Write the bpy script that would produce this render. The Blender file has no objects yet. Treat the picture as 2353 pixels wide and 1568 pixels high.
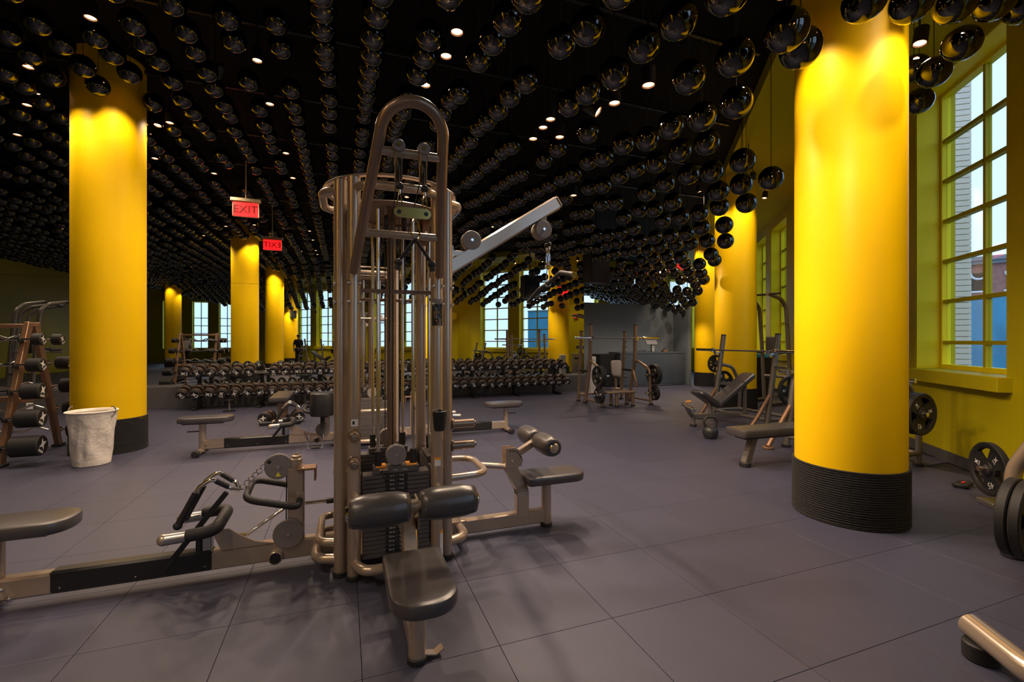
import bpy, bmesh, math, random
from mathutils import Vector, Matrix

# ---------------------------------------------------------------- camera, world, exposure
scene = bpy.context.scene
COL = scene.collection
R = math.radians
CAM_H = 1.4
FPX = 2353 * 16 / 36.0
cam_data = bpy.data.cameras.new('camera')
cam_data.lens = 16.0
cam_data.sensor_width = 36.0
cam_data.clip_start = 0.05
cam_data.clip_end = 300
cam = bpy.data.objects.new('camera', cam_data)
cam.location = (0, 0, CAM_H)
cam.rotation_euler = (R(90), 0, 0)
COL.objects.link(cam)
scene.camera = cam

world = bpy.data.worlds.new('world')
scene.world = world
world.use_nodes = True
_bg = world.node_tree.nodes['Background']
_bg.inputs['Color'].default_value = (0.52, 0.70, 1.0, 1)
_bg.inputs['Strength'].default_value = 1.25

vs = scene.view_settings
vs.view_transform = 'Standard'
vs.look = 'None'
vs.gamma = 1.0
vs.exposure = 0.7
vs.use_curve_mapping = False

LAMP_W = 50.0          # ceiling spot
THROW_W = 85.0  # tilted lamps added to even out the columns
COLUMN_LAMP_W = 50.0   # spot aimed down a column

# ---------------------------------------------------------------- room axes
PHI = R(20.3)                       # rows of balls, floor tiles and the mirror wall
M = Vector((math.cos(PHI), math.sin(PHI), 0))
N = Vector((-math.sin(PHI), math.cos(PHI), 0))
PSI = R(-16.8)                      # window wall
W0 = Vector((3.47, 0, 0))
WD = Vector((math.sin(-PSI), math.cos(-PSI), 0))
WN = Vector((math.cos(PSI), math.sin(PSI), 0))
MIRROR_V = 11.6
CEIL = 5.0

def uv(u, v, z=0.0):
    p = M * u + N * v
    return Vector((p.x, p.y, z))
def to_uv(p):
    p = Vector((p[0], p[1], 0))
    return p.dot(M), p.dot(N)
def wdist(p):                       # distance from the window wall
    return -(Vector((p[0], p[1], 0)) - W0).dot(WN)
def wallp(s, t, z=0.0):             # s along the window wall, t outwards
    p = W0 + WD * s + WN * t
    return Vector((p.x, p.y, z))
def pix(x, y, Z):                   # pixel + known forward distance -> point
    return Vector(((x - 1176.5) / FPX * Z, Z, CAM_H + (784 - y) / FPX * Z))

# ---------------------------------------------------------------- materials
MATS = {}
def mat(name, color=(0.5, 0.5, 0.5), rough=0.5, metal=0.0, spec=0.5, emit=None, estr=0.0, coat=0.0,
        noise=None, bump=None, rand=0.0):
    if name in MATS: return MATS[name]
    m = bpy.data.materials.new(name); m.use_nodes = True
    nt = m.node_tree; b = nt.nodes['Principled BSDF']
    b.inputs['Base Color'].default_value = (*color, 1)
    b.inputs['Roughness'].default_value = rough
    b.inputs['Metallic'].default_value = metal
    b.inputs['Specular IOR Level'].default_value = spec
    b.inputs['Coat Weight'].default_value = coat
    b.inputs['Coat Roughness'].default_value = 0.12
    if emit:
        b.inputs['Emission Color'].default_value = (*emit, 1)
        b.inputs['Emission Strength'].default_value = estr
    if noise or bump or rand:
        tc = nt.nodes.new('ShaderNodeTexCoord')
    if noise:                       # (scale, low factor, high factor)
        n = nt.nodes.new('ShaderNodeTexNoise'); n.inputs['Scale'].default_value = noise[0]
        n.inputs['Detail'].default_value = 6
        nt.links.new(tc.outputs['Object'], n.inputs['Vector'])
        rmp = nt.nodes.new('ShaderNodeValToRGB')
        rmp.color_ramp.elements[0].position = 0.3; rmp.color_ramp.elements[1].position = 0.7
        rmp.color_ramp.elements[0].color = (*[c * noise[1] for c in color], 1)
        rmp.color_ramp.elements[1].color = (*[min(1, c * noise[2]) for c in color], 1)
        nt.links.new(n.outputs['Fac'], rmp.inputs['Fac'])
        src = rmp.outputs['Color']
        if rand:
            oi = nt.nodes.new('ShaderNodeObjectInfo'); ge = nt.nodes.new('ShaderNodeNewGeometry')
            ad = nt.nodes.new('ShaderNodeMath'); ad.operation = 'ADD'
            fr = nt.nodes.new('ShaderNodeMath'); fr.operation = 'FRACT'
            nt.links.new(oi.outputs['Random'], ad.inputs[0]); nt.links.new(ge.outputs['Random Per Island'], ad.inputs[1])
            nt.links.new(ad.outputs[0], fr.inputs[0])
            mr = nt.nodes.new('ShaderNodeMapRange'); mr.inputs['To Min'].default_value = 1 - rand; mr.inputs['To Max'].default_value = 1 + rand
            nt.links.new(fr.outputs[0], mr.inputs['Value'])
            mx = nt.nodes.new('ShaderNodeVectorMath'); mx.operation = 'SCALE'
            nt.links.new(src, mx.inputs[0]); nt.links.new(mr.outputs[0], mx.inputs['Scale'])
            src = mx.outputs[0]
        nt.links.new(src, b.inputs['Base Color'])
    if bump:                        # (scale, strength, distance)
        n2 = nt.nodes.new('ShaderNodeTexNoise'); n2.inputs['Scale'].default_value = bump[0]; n2.inputs['Detail'].default_value = 3
        nt.links.new(tc.outputs['Object'], n2.inputs['Vector'])
        bp = nt.nodes.new('ShaderNodeBump'); bp.inputs['Strength'].default_value = bump[1]; bp.inputs['Distance'].default_value = bump[2]
        nt.links.new(n2.outputs['Fac'], bp.inputs['Height'])
        nt.links.new(bp.outputs['Normal'], b.inputs['Normal'])
    MATS[name] = m
    return m

YELLOW = mat('yellow_paint', (0.95, 0.60, 0.002), 0.45, spec=0.2, noise=(1.3, 0.93, 1.05))
OLIVE = mat('dim_chartreuse_wall_paint', (0.46, 0.385, 0.003), 0.5, spec=0.2, noise=(0.8, 0.95, 1.04))  # darker copy of the wall paint, for the dim light on it
REVEAL = mat('window_yellow_paint', (0.90, 0.74, 0.006), 0.45, spec=0.2)  # lighter copy of the wall paint, for sky light on the reveals
BLACKC = mat('black_ceiling_paint', (0.0022, 0.0022, 0.0022), 0.85, spec=0.2)
RUBBER = mat('rubber_floor', (0.050, 0.051, 0.086), 0.50, spec=0.4, noise=(260, 0.72, 1.28), bump=(350, 0.25, 0.002), rand=0.06)
GAP = mat('floor_joint', (0.022, 0.020, 0.024), 0.9)
GREYW = mat('slate_grey_paint', (0.17, 0.205, 0.24), 0.55)
DESKM = mat('dark_slate_laminate', (0.055, 0.072, 0.095), 0.45)
KNEE = mat('dark_grey_kick_board', (0.075, 0.072, 0.075), 0.5)
BRONZE = mat('bronze_grey_powder_coat', (0.49, 0.39, 0.305), 0.24, metal=0.55, coat=0.35)
DKTUBE = mat('dark_bronze_tube', (0.30, 0.215, 0.155), 0.28, metal=0.55)
STEELB = mat('grey_rack_steel', (0.22, 0.20, 0.185), 0.36, metal=0.5)
CHROME = mat('chrome', (0.82, 0.80, 0.78), 0.12, metal=1.0)
VINYL = mat('black_vinyl', (0.058, 0.052, 0.055), 0.32, spec=0.7, bump=(400, 0.06, 0.001))
BLKPL = mat('black_plastic', (0.014, 0.014, 0.015), 0.38)
BLKRB = mat('black_rubber', (0.016, 0.015, 0.016), 0.6)
STACK = mat('weight_stack_grey', (0.11, 0.10, 0.10), 0.4, metal=0.3)
PULLEY = mat('pulley_cover_grey', (0.21, 0.185, 0.175), 0.45)
ROPE = mat('black_rope', (0.018, 0.017, 0.018), 0.85, bump=(160, 0.9, 0.006))
BALL = mat('black_mirror_ball', (0.10, 0.10, 0.10), 0.03, metal=1.0)
CORD = mat('black_cord', (0.02, 0.02, 0.02), 0.7)
WHITEP = mat('white_print', (0.75, 0.75, 0.75), 0.5)
ORANGEP = mat('orange_print', (0.95, 0.36, 0.02), 0.5)
REDP = mat('red_print', (0.75, 0.03, 0.03), 0.45)
YELLOWP = mat('yellow_print', (0.9, 0.8, 0.05), 0.5)
BAG = mat('white_bin_liner', (0.86, 0.79, 0.70), 0.45, noise=(5, 0.86, 1.08), bump=(9, 0.6, 0.04))
TEAL = mat('teal_mat', (0.02, 0.35, 0.55), 0.6)
IRON = mat('cast_iron_black', (0.022, 0.021, 0.022), 0.42, spec=0.5)
COPPER = mat('brown_metal', (0.30, 0.17, 0.10), 0.4, metal=0.6)
STAINLESS = mat('stainless', (0.45, 0.46, 0.48), 0.3, metal=0.9)
SKIN = mat('skin', (0.42, 0.25, 0.17), 0.5)
DKCLOTH = mat('dark_cloth', (0.015, 0.014, 0.016), 0.85)
WHCLOTH = mat('white_cloth', (0.55, 0.52, 0.50), 0.85)
MRCLOTH = mat('maroon_cloth', (0.06, 0.015, 0.025), 0.85)
HAIR = mat('dark_hair', (0.012, 0.009, 0.008), 0.7)
BRICK = mat('cream_stone_facade', (0.85, 0.72, 0.58), 0.8, noise=(1.2, 0.85, 1.1))
JOINT = mat('facade_joint', (0.33, 0.28, 0.24), 0.9)
ASPHALT = mat('street', (0.16, 0.17, 0.17), 0.9)
HOARD = mat('blue_hoarding', (0.05, 0.25, 0.38), 0.7, noise=(0.6, 0.8, 1.15))
REDBR = mat('red_brick_house', (0.38, 0.17, 0.13), 0.85, noise=(3, 0.8, 1.15))
LAMPGLOW = mat('lamp_glow', (1, 0.8, 0.5), 0.5, emit=(1.0, 0.55, 0.25), estr=18.0)
LAMPCORE = mat('lamp_reflector', (0.9, 0.5, 0.2), 0.3, emit=(1.0, 0.34, 0.12), estr=5.0)
REDGLOW = mat('exit_sign_glow', (0.8, 0.02, 0.02), 0.5, emit=(1.0, 0.008, 0.01), estr=1.6)
EXITLET = mat('exit_letter', (0.03, 0.0, 0.0), 0.6)
SCREEN = mat('monitor_back', (0.20, 0.20, 0.22), 0.4)
GREENP = mat('green_tint', (0.2, 0.3, 0.05), 0.5)
BEIGE = mat('beige_plastic', (0.55, 0.46, 0.30), 0.5)

def mirror_mat():
    m = bpy.data.materials.new('mirror_glass'); m.use_nodes = True
    b = m.node_tree.nodes['Principled BSDF']
    b.inputs['Base Color'].default_value = (0.80, 0.83, 0.80, 1)
    b.inputs['Metallic'].default_value = 1.0; b.inputs['Roughness'].default_value = 0.004
    return m
MIRROR = mirror_mat()
def glass_mat():
    m = bpy.data.materials.new('window_glass'); m.use_nodes = True
    nt = m.node_tree; nt.nodes.remove(nt.nodes['Principled BSDF'])
    out = nt.nodes['Material Output']
    tr = nt.nodes.new('ShaderNodeBsdfTransparent'); tr.inputs['Color'].default_value = (0.92, 0.96, 0.97, 1)
    gl = nt.nodes.new('ShaderNodeBsdfGlossy'); gl.inputs['Roughness'].default_value = 0.01
    fr = nt.nodes.new('ShaderNodeFresnel')
    ge = nt.nodes.new('ShaderNodeNewGeometry'); mr = nt.nodes.new('ShaderNodeMapRange')   # same reflection from both faces of the pane
    mr.inputs['To Min'].default_value = 1.45; mr.inputs['To Max'].default_value = 1/1.45
    nt.links.new(ge.outputs['Backfacing'], mr.inputs['Value']); nt.links.new(mr.outputs[0], fr.inputs['IOR'])
    mx = nt.nodes.new('ShaderNodeMixShader')
    nt.links.new(fr.outputs[0], mx.inputs[0]); nt.links.new(tr.outputs[0], mx.inputs[1]); nt.links.new(gl.outputs[0], mx.inputs[2])
    nt.links.new(mx.outputs[0], out.inputs['Surface'])
    return m
GLASS = glass_mat()

# ---------------------------------------------------------------- mesh helpers
def fillet(pts, rad, n=6):
    pts = [Vector(p) for p in pts]
    if rad <= 0 or len(pts) < 3: return pts
    out = [pts[0]]
    for i in range(1, len(pts) - 1):
        a, b, c = pts[i-1], pts[i], pts[i+1]
        d1 = (a - b); d2 = (c - b); l1 = d1.length; l2 = d2.length
        d1.normalize(); d2.normalize()
        ang = d1.angle(d2)
        if ang > 3.05: out.append(b); continue
        t = min(rad / math.tan(ang / 2), 0.49 * l1, 0.49 * l2)
        p, q = b + d1 * t, b + d2 * t
        for k in range(n + 1):
            s = k / n
            out.append((1-s)**2 * p + 2*s*(1-s) * b + s*s * q)
    out.append(pts[-1])
    return out

class MB:
    def __init__(self, mtx=None):
        self.v = []; self.f = []; self.mtx = mtx or Matrix.Identity(4)
    def _add(self, vs_, fs):
        o = len(self.v)
        self.v += [self.mtx @ Vector(p) for p in vs_]
        self.f += [tuple(i + o for i in f) for f in fs]
        return self
    def box(self, c, s, rot=None, ch=0.0):
        c = Vector(c); hx, hy, hz = s[0]/2, s[1]/2, s[2]/2
        rm = rot if rot is not None else Matrix.Identity(3)
        if ch <= 0:
            vs_ = [(x*hx, y*hy, z*hz) for z in (-1, 1) for x, y in ((-1,-1),(1,-1),(1,1),(-1,1))]
            fs = [(3,2,1,0),(4,5,6,7),(0,1,5,4),(1,2,6,5),(2,3,7,6),(3,0,4,7)]
        else:
            ch = min(ch, hx*0.95, hy*0.95, hz*0.95)
            vs_ = []
            for z, i in ((-hz, ch), (-hz+ch, 0), (hz-ch, 0), (hz, ch)):
                a, b_ = hx - i, hy - i; k = ch if i == 0 else ch*0.5
                vs_ += [(-a+k,-b_,z),(a-k,-b_,z),(a,-b_+k,z),(a,b_-k,z),(a-k,b_,z),(-a+k,b_,z),(-a,b_-k,z),(-a,-b_+k,z)]
            fs = [tuple(range(7,-1,-1)), tuple(range(24,32))]
            for l in range(3):
                for i in range(8):
                    j = (i+1) % 8
                    fs.append((l*8+i, l*8+j, l*8+8+j, l*8+8+i))
        return self._add([c + rm @ Vector(p) for p in vs_], fs)
    def beam(self, p0, p1, w, h, ch=0.0, up=(0,0,1)):       # box from p0 to p1, w sideways, h upwards
        p0, p1 = Vector(p0), Vector(p1); d = (p1 - p0); L = d.length; d.normalize()
        upv = Vector(up)
        if abs(d.dot(upv)) > 0.99: upv = Vector((1,0,0))
        x = d.cross(upv).normalized(); z = x.cross(d).normalized()
        rm = Matrix((x, d, z)).transposed()
        return self.box((p0+p1)/2, (w, L, h), rm, ch)
    def tube(self, pts, r, seg=12, rad=0.0, n=6, cap=True, flat=1.0):
        pts = fillet(pts, rad, n)
        rs = r if isinstance(r, (list, tuple)) else [r]*len(pts)
        t0 = (pts[1]-pts[0]).normalized()
        a = Vector((0,0,1)) if abs(t0.z) < 0.9 else Vector((1,0,0))
        x = t0.cross(a).normalized(); vs_ = []; fs = []
        for i, p in enumerate(pts):
            if i == 0: t = t0
            elif i == len(pts)-1: t = (pts[i]-pts[i-1]).normalized()
            else: t = ((pts[i]-pts[i-1]).normalized() + (pts[i+1]-pts[i]).normalized()).normalized()
            x = (x - t * x.dot(t)).normalized(); y = t.cross(x)
            for k in range(seg):
                an = 2*math.pi*k/seg
                vs_.append(p + (x*math.cos(an) + y*math.sin(an)*flat) * rs[i])
        for i in range(len(pts)-1):
            for k in range(seg):
                k2 = (k+1) % seg
                fs.append((i*seg+k, i*seg+k2, (i+1)*seg+k2, (i+1)*seg+k))
        if cap:
            fs.append(tuple(range(seg-1,-1,-1)))
            fs.append(tuple((len(pts)-1)*seg + k for k in range(seg)))
        return self._add(vs_, fs)
    def cyl(self, p0, p1, r, seg=16, ch=0.0):
        p0, p1 = Vector(p0), Vector(p1)
        if ch > 0:
            d = (p1-p0).normalized()
            return self.tube([p0, p0+d*ch, p1-d*ch, p1], [r-ch, r, r, r-ch], seg)
        return self.tube([p0, p1], r, seg)
    def lathe(self, prof, seg=24, c=(0,0,0), axis=None, closed=False):
        c = Vector(c); rm = Matrix.Identity(3)
        if axis is not None: rm = Vector((0,0,1)).rotation_difference(Vector(axis)).to_matrix()
        vs_ = []; fs = []; n = len(prof)
        for r, z in prof:
            for k in range(seg):
                an = 2*math.pi*k/seg
                vs_.append(c + rm @ Vector((r*math.cos(an), r*math.sin(an), z)))
        rng = n if closed else n-1
        for i in range(rng):
            i2 = (i+1) % n
            for k in range(seg):
                k2 = (k+1) % seg
                fs.append((i*seg+k, i*seg+k2, i2*seg+k2, i2*seg+k))
        if not closed:
            if prof[0][0] > 1e-5: fs.append(tuple(range(seg-1,-1,-1)))
            if prof[-1][0] > 1e-5: fs.append(tuple((n-1)*seg+k for k in range(seg)))
        return self._add(vs_, fs)
    def sphere(self, c, r, seg=16, rings=9, sc=(1,1,1)):
        prof = [(max(1e-6, math.sin(math.pi*i/rings))*r, -math.cos(math.pi*i/rings)*r) for i in range(rings+1)]
        c = Vector(c); vs_ = []; fs = []
        for rr, z in prof:
            for k in range(seg):
                an = 2*math.pi*k/seg
                vs_.append(c + Vector((rr*math.cos(an)*sc[0], rr*math.sin(an)*sc[1], z*sc[2])))
        for i in range(rings):
            for k in range(seg):
                k2 = (k+1) % seg
                fs.append((i*seg+k, i*seg+k2, (i+1)*seg+k2, (i+1)*seg+k))
        return self._add(vs_, fs)
    def torus(self, c, R_, r, axis=(0,0,1), seg=24, sides=8, a0=0, a1=2*math.pi, sc=(1,1)):
        rm = Vector((0,0,1)).rotation_difference(Vector(axis)).to_matrix(); c = Vector(c)
        full = abs(a1-a0-2*math.pi) < 1e-6
        n = seg if full else seg+1
        pts = [c + rm @ Vector((R_*math.cos(a0+(a1-a0)*i/seg)*sc[0], R_*math.sin(a0+(a1-a0)*i/seg)*sc[1], 0)) for i in range(n)]
        if full: pts = pts + [pts[0], pts[1]]
        return self.tube(pts, r, sides, cap=not full)
    def prism(self, outline, z0, z1, mtx=None):            # outline in xy, extruded in z
        n = len(outline); m = mtx or Matrix.Identity(4)
        vs_ = [m @ Vector((x, y, z0)) for x, y in outline] + [m @ Vector((x, y, z1)) for x, y in outline]
        fs = [tuple(range(n-1,-1,-1)), tuple(range(n, 2*n))] + [(i, (i+1) % n, n+(i+1) % n, n+i) for i in range(n)]
        return self._add(vs_, fs)
    def pad(self, hx, hy, th, rf, rb, bev=0.015, mtx=None, n=7):   # cushion, front (-y) and back corner radii
        m = mtx or Matrix.Identity(4)
        def ring(ins, z):
            out = []; a, b_ = hx-ins, hy-ins
            for (cx, cy, r, st) in ((1,1,rb,0),(-1,1,rb,90),(-1,-1,rf,180),(1,-1,rf,270)):
                r = max(0.004, min(r, hx, hy)-ins)
                for k in range(n+1):
                    an = R(st + 90*k/n)
                    out.append(m @ Vector((cx*(a-r)+r*math.cos(an), cy*(b_-r)+r*math.sin(an), z)))
            return out
        lv = [(bev, 0), (bev*0.3, bev*0.3), (0, bev), (0, th-bev), (bev*0.3, th-bev*0.3), (bev, th), (bev*2.2, th+0.002)]
        vs_ = []; fs = []
        for i, z in lv: vs_ += ring(i, z)
        c = 4*(n+1)
        for l in range(len(lv)-1):
            for i in range(c):
                j = (i+1) % c
                fs.append((l*c+i, l*c+j, (l+1)*c+j, (l+1)*c+i))
        fs.append(tuple(range(c-1,-1,-1))); fs.append(tuple((len(lv)-1)*c+i for i in range(c)))
        return self._add(vs_, fs)
    def mesh(self, name, material, smooth=True, angle=40):
        me = bpy.data.meshes.new(name)
        me.from_pydata([tuple(p) for p in self.v], [], self.f)
        bm = bmesh.new(); bm.from_mesh(me)
        bmesh.ops.recalc_face_normals(bm, faces=bm.faces)
        bm.to_mesh(me); bm.free()
        if smooth:
            me.polygons.foreach_set('use_smooth', [True]*len(me.polygons))
            me.set_sharp_from_angle(angle=R(angle))
        me.materials.append(material)
        me.update()
        return me
    def build(self, name, material, parent=None, smooth=True, angle=40, label=None, loc=None, rotz=0):
        o = bpy.data.objects.new(name, self.mesh(name, material, smooth, angle))
        COL.objects.link(o)
        if parent is not None: o.parent = parent
        if label: o['label'] = label
        if loc is not None: o.location = loc; o.rotation_euler = (0, 0, rotz)
        return o

def tag(o, label, cat, group=None):
    o['label'] = label; o['category'] = cat
    if group: o['group'] = group
    return o
def thing(name, label, cat, loc=(0,0,0), rotz=0.0, group=None):
    o = bpy.data.objects.new(name, None); COL.objects.link(o)
    o.empty_display_size = 0.1
    o.location = loc; o.rotation_euler = (0, 0, rotz)
    return tag(o, label, cat, group)
def struct(o): o['kind'] = 'structure'; return o
def inst(name, me, parent=None, mtx=None):
    o = bpy.data.objects.new(name, me); COL.objects.link(o)
    if parent is not None: o.parent = parent
    if mtx is not None: o.matrix_local = mtx
    return o
def copy_tree(o, parent=None):
    c = o.copy(); COL.objects.link(c); c.parent = parent
    for ch in o.children: copy_tree(ch, c)
    return c
def text_mesh(body, size, material, extrude=0.0006, align='CENTER', name='lettering'):
    cu = bpy.data.curves.new('txt', 'FONT'); cu.body = body; cu.size = size; cu.align_x = align; cu.align_y = 'CENTER'
    cu.extrude = extrude; cu.resolution_u = 2
    ob = bpy.data.objects.new('txt', cu)
    me = bpy.data.meshes.new_from_object(ob)
    me.name = name; me.materials.clear(); me.materials.append(material)
    bpy.data.objects.remove(ob); bpy.data.curves.remove(cu)
    return me
def Rz(a): return Matrix.Rotation(a, 4, 'Z')
def Rx(a): return Matrix.Rotation(a, 4, 'X')
def Ry(a): return Matrix.Rotation(a, 4, 'Y')
def T(x, y, z): return Matrix.Translation((x, y, z))
random.seed(7)
# ================================================================ THE SETTING
def w_s(Z): return Z / WD.y
PB = wallp((-12.96) / WD.y, 0); PC = wallp(22.4 / WD.y, 0)
ROOM = [uv(-12, -12), PB, PC, uv(6.5, 17.5), uv(6.5, MIRROR_V), uv(-12, MIRROR_V)]
def inside(p, poly=ROOM):
    c = False; n = len(poly)
    for i in range(n):
        a, b = poly[i], poly[(i+1) % n]
        if (a.y > p[1]) != (b.y > p[1]) and p[0] < (b.x-a.x)*(p[1]-a.y)/(b.y-a.y)+a.x: c = not c
    return c
def screen(p):
    Z = p[1]
    if Z < 0.05: return None
    return 1176.5 + p[0]/Z*FPX, 784 - (p[2]-CAM_H)/Z*FPX

# ---- floor: slab with square rubber tiles
grow = [uv(-12.4, -12.4), PB + WN*0.5 - WD*0.6, PC + WN*0.5 + WD*0.5, uv(6.3, 17.9), uv(6.3, MIRROR_V+0.2), uv(-12.4, MIRROR_V+0.2)]
floor = struct(MB().prism([(p.x, p.y) for p in grow], -0.25, -0.012).build('floor', GAP, smooth=False))
TS = 0.6; U0, V0 = 0.673, 1.98
tiles = []
for i in range(-24, 32):
    for j in range(-25, 28):
        u = U0 + (i+0.5)*TS; v = V0 + (j+0.5)*TS
        p = uv(u, v)
        if not inside(p): continue
        s = screen((p.x, p.y, 0))
        vis = s is not None and -150 < s[0] < 2500 and p.y > 1.2
        tiles.append((0 if vis else 1, p.length, p))
tiles.sort(key=lambda t: (t[0], t[1]))
g = TS/2 - 0.0011
tile_me = MB().box((0, 0, -0.006), (2*g, 2*g, 0.012), ch=0.0008).mesh('floor_tile', RUBBER, smooth=False)
far = MB()
for k, (a, d, p) in enumerate(tiles):
    if k < 300 and a == 0:
        o = inst('floor_tile', tile_me, floor, T(p.x, p.y, 0) @ Rz(PHI))
    else:
        far.mtx = T(p.x, p.y, 0) @ Rz(PHI)
        far.box((0, 0, -0.006), (2*g, 2*g, 0.012))
o = far.build('floor_tile_field', RUBBER, floor, smooth=False); o['kind'] = 'stuff'

# ---- ceiling, rails, soffit along the windows
ceil = struct(MB().prism([(p.x, p.y) for p in grow], CEIL, CEIL+0.2).build('ceiling', BLACKC, smooth=False))
for k in range(9):
    v = -2.0 + 1.55*k
    b = MB(); a0, a1 = uv(-11.8, v, CEIL-0.06), None
    # the rail stops short of the soffit
    lo, hi = -11.8, 16.0
    u = lo
    while u < hi and inside(uv(u, v)) and wdist(uv(u, v)) > 2.1: u += 0.1
    if u < lo + 1: continue
    b.beam(a0, uv(u, v, CEIL-0.06), 0.04, 0.04)
    b.build('ceiling_rail', BLKPL, ceil, smooth=False)
sof = MB(T(W0.x, W0.y, 0) @ Rz(PSI))
sof.box((-0.93, (22.4-12.96)/2/WD.y, CEIL-0.11), (1.9, (22.4+12.96)/WD.y - 0.2, 0.2))
struct(sof.build('trim_1', OLIVE, smooth=False))

# ---- window wall with its pairs of tall windows
WZ0, WZ1 = 1.05, 4.56
WALLM = T(W0.x, W0.y, 0) @ Rz(PSI)
PER = 7.42
wins = []
for k in (-3, -2, -1, 0, 1, 2):
    for a in (4.62, 6.77):
        s0 = a + PER*k
        if -13.2 < s0 < 21.0: wins.append((s0, s0 + 1.58))
S_LO, S_HI = -12.96/WD.y - 0.3, 22.4/WD.y + 0.4
wb = MB(WALLM)
TH = 0.42
def seg(y0, y1, z0, z1): wb.box((TH/2, (y0+y1)/2, (z0+z1)/2), (TH, y1-y0, z1-z0))
seg(S_LO, S_HI, -0.2, WZ0); seg(S_LO, S_HI, WZ1, CEIL+0.2)
y = S_LO
for s0, s1 in wins:
    seg(y, s0, WZ0, WZ1); y = s1
seg(y, S_HI, WZ0, WZ1)
struct(wb.build('wall_right', OLIVE, smooth=False))
struct(MB(WALLM).box((-0.012, (S_LO+S_HI)/2, 0.06), (0.024, S_HI-S_LO-0.8, 0.12)).build('baseboard_right', KNEE, smooth=False))

def window(idx, mtx, y0, y1, z0, z1, rows, depth, sill=True):
    """local x outwards, y along the wall"""
    w = bpy.data.objects.new('window_%d' % idx, None); COL.objects.link(w); struct(w)
    w.matrix_world = mtx
    fx = depth
    b = MB()
    fw = 0.055
    for yy in (y0+fw/2, y1-fw/2): b.box((fx, yy, (z0+z1)/2), (0.09, fw, z1-z0))
    for zz in (z0+fw/2, z1-fw/2): b.box((fx, (y0+y1)/2, zz), (0.09, y1-y0-2*fw, fw))
    b.build('window_frame', REVEAL, w, smooth=False)
    b = MB()                                       # reveal lining, sky light put into its lighter paint
    b.box((fx/2-0.02, y0+0.006, (z0+z1)/2), (fx-0.06, 0.012, z1-z0)); b.box((fx/2-0.02, y1-0.006, (z0+z1)/2), (fx-0.06, 0.012, z1-z0))
    b.box((fx/2-0.02, (y0+y1)/2, z1-0.006), (fx-0.06, y1-y0-0.024, 0.012))
    b.build('window_reveal', REVEAL, w, smooth=False)
    ym = (y0+y1)/2
    MB().box((fx, ym, (z0+z1)/2), (0.06, 0.04, z1-z0-2*fw)).build('window_mullion', OLIVE, w, smooth=False)
    ys = [(y0+fw, ym-0.02), (ym+0.02, y1-fw)]
    zs = [z0+fw] + rows + [z1-fw]
    for zr in rows:
        for a, c in ys:
            MB().box((fx, (a+c)/2, zr), (0.07, c-a, 0.045)).build('window_bar', OLIVE, w, smooth=False)
    for r in range(len(zs)-1):
        for a, c in ys:
            lo = zs[r] + (0.0225 if r > 0 else 0); hi = zs[r+1] - (0.0225 if r < len(zs)-2 else 0)
            MB().box((fx+0.005, (a+c)/2, (lo+hi)/2), (0.008, c-a, hi-lo)).build('window_pane', GLASS, w, smooth=False)
    if sill:
        MB().box((-0.06 + (fx-0.05)/2, ym, z0-0.075), (fx-0.05+0.12, y1-y0+0.16, 0.149), ch=0.006).build('window_sill', OLIVE, w, smooth=False)
    return w
ROWZ = [1.38, 1.90, 2.41, 2.92, 3.43, 3.94]
for i, (s0, s1) in enumerate(wins):
    window(i+1, WALLM, s0, s1, WZ0, WZ1, ROWZ, 0.30)
NW = len(wins)

# ---- mirror wall at the back
wall = MB(Rz(PHI)); wall.box((-2.75, MIRROR_V+0.1, CEIL/2), (18.5, 0.2, CEIL))
wall_back = struct(wall.build('wall_back', BLACKC, smooth=False))
kn = MB(Rz(PHI)); kn.box((-2.75, MIRROR_V-0.15, 0.225), (18.5, 0.30, 0.45), ch=0.004)
struct(kn.build('trim_2', KNEE, smooth=False))
x = -12.0; pw = 1.85
while x < 6.49:
    for z0, z1, tilt in ((0.455, 2.68, 0.0), (2.685, CEIL-0.01, R(0.22))):
        me = MB(T(0, 0, 0)).box((0, 0, 0), (pw-0.004, 0.012, z1-z0)).mesh('mirror_panel', MIRROR, smooth=False)
        inst('mirror_panel', me, wall_back, Rz(PHI) @ T(x+pw/2, MIRROR_V-0.012, (z0+z1)/2) @ Rx(tilt))
    x += pw

# ---- other walls
struct(MB(Rz(PHI)).box((-12.1, -0.2, CEIL/2), (0.2, 23.8, CEIL)).build('wall_left', OLIVE, smooth=False))
struct(MB(Rz(PHI)).box((6.5+0.04, (MIRROR_V+17.5)/2+0.1, CEIL/2), (0.08, 17.5-MIRROR_V-0.2, CEIL)).build('wall_alcove', OLIVE, smooth=False))
# alcove back wall with two windows, rear wall with three
def wall_with_windows(name, u0, u1, v, rot, spans, z0, z1, rows, start):
    """wall along u at v; openings spans; local frame x outwards"""
    m = (Rz(PHI) @ T(0, v, 0) @ Rz(R(90))) if rot > 0 else (Rz(PHI) @ T(0, v, 0) @ Rz(R(-90)))
    sg = -1 if rot > 0 else 1          # local y -> -u for +90, +u for -90
    b = MB(m)
    ss = sorted([(min(sg*a, sg*c), max(sg*a, sg*c)) for a, c in spans]); lo, hi = min(sg*u0, sg*u1), max(sg*u0, sg*u1)
    b.box((0.2, (lo+hi)/2, z0/2), (0.4, hi-lo, z0)); b.box((0.2, (lo+hi)/2, (z1+CEIL)/2), (0.4, hi-lo, CEIL-z1))
    y = lo
    for a, c in ss:
        b.box((0.2, (y+a)/2, (z0+z1)/2), (0.4, a-y, z1-z0)); y = c
    b.box((0.2, (y+hi)/2, (z0+z1)/2), (0.4, hi-y, z1-z0))
    struct(b.build(name, OLIVE, smooth=False))
    for k, (a, c) in enumerate(ss): window(start+k, m, a, c, z0, z1, rows, 0.28, sill=False)
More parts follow.
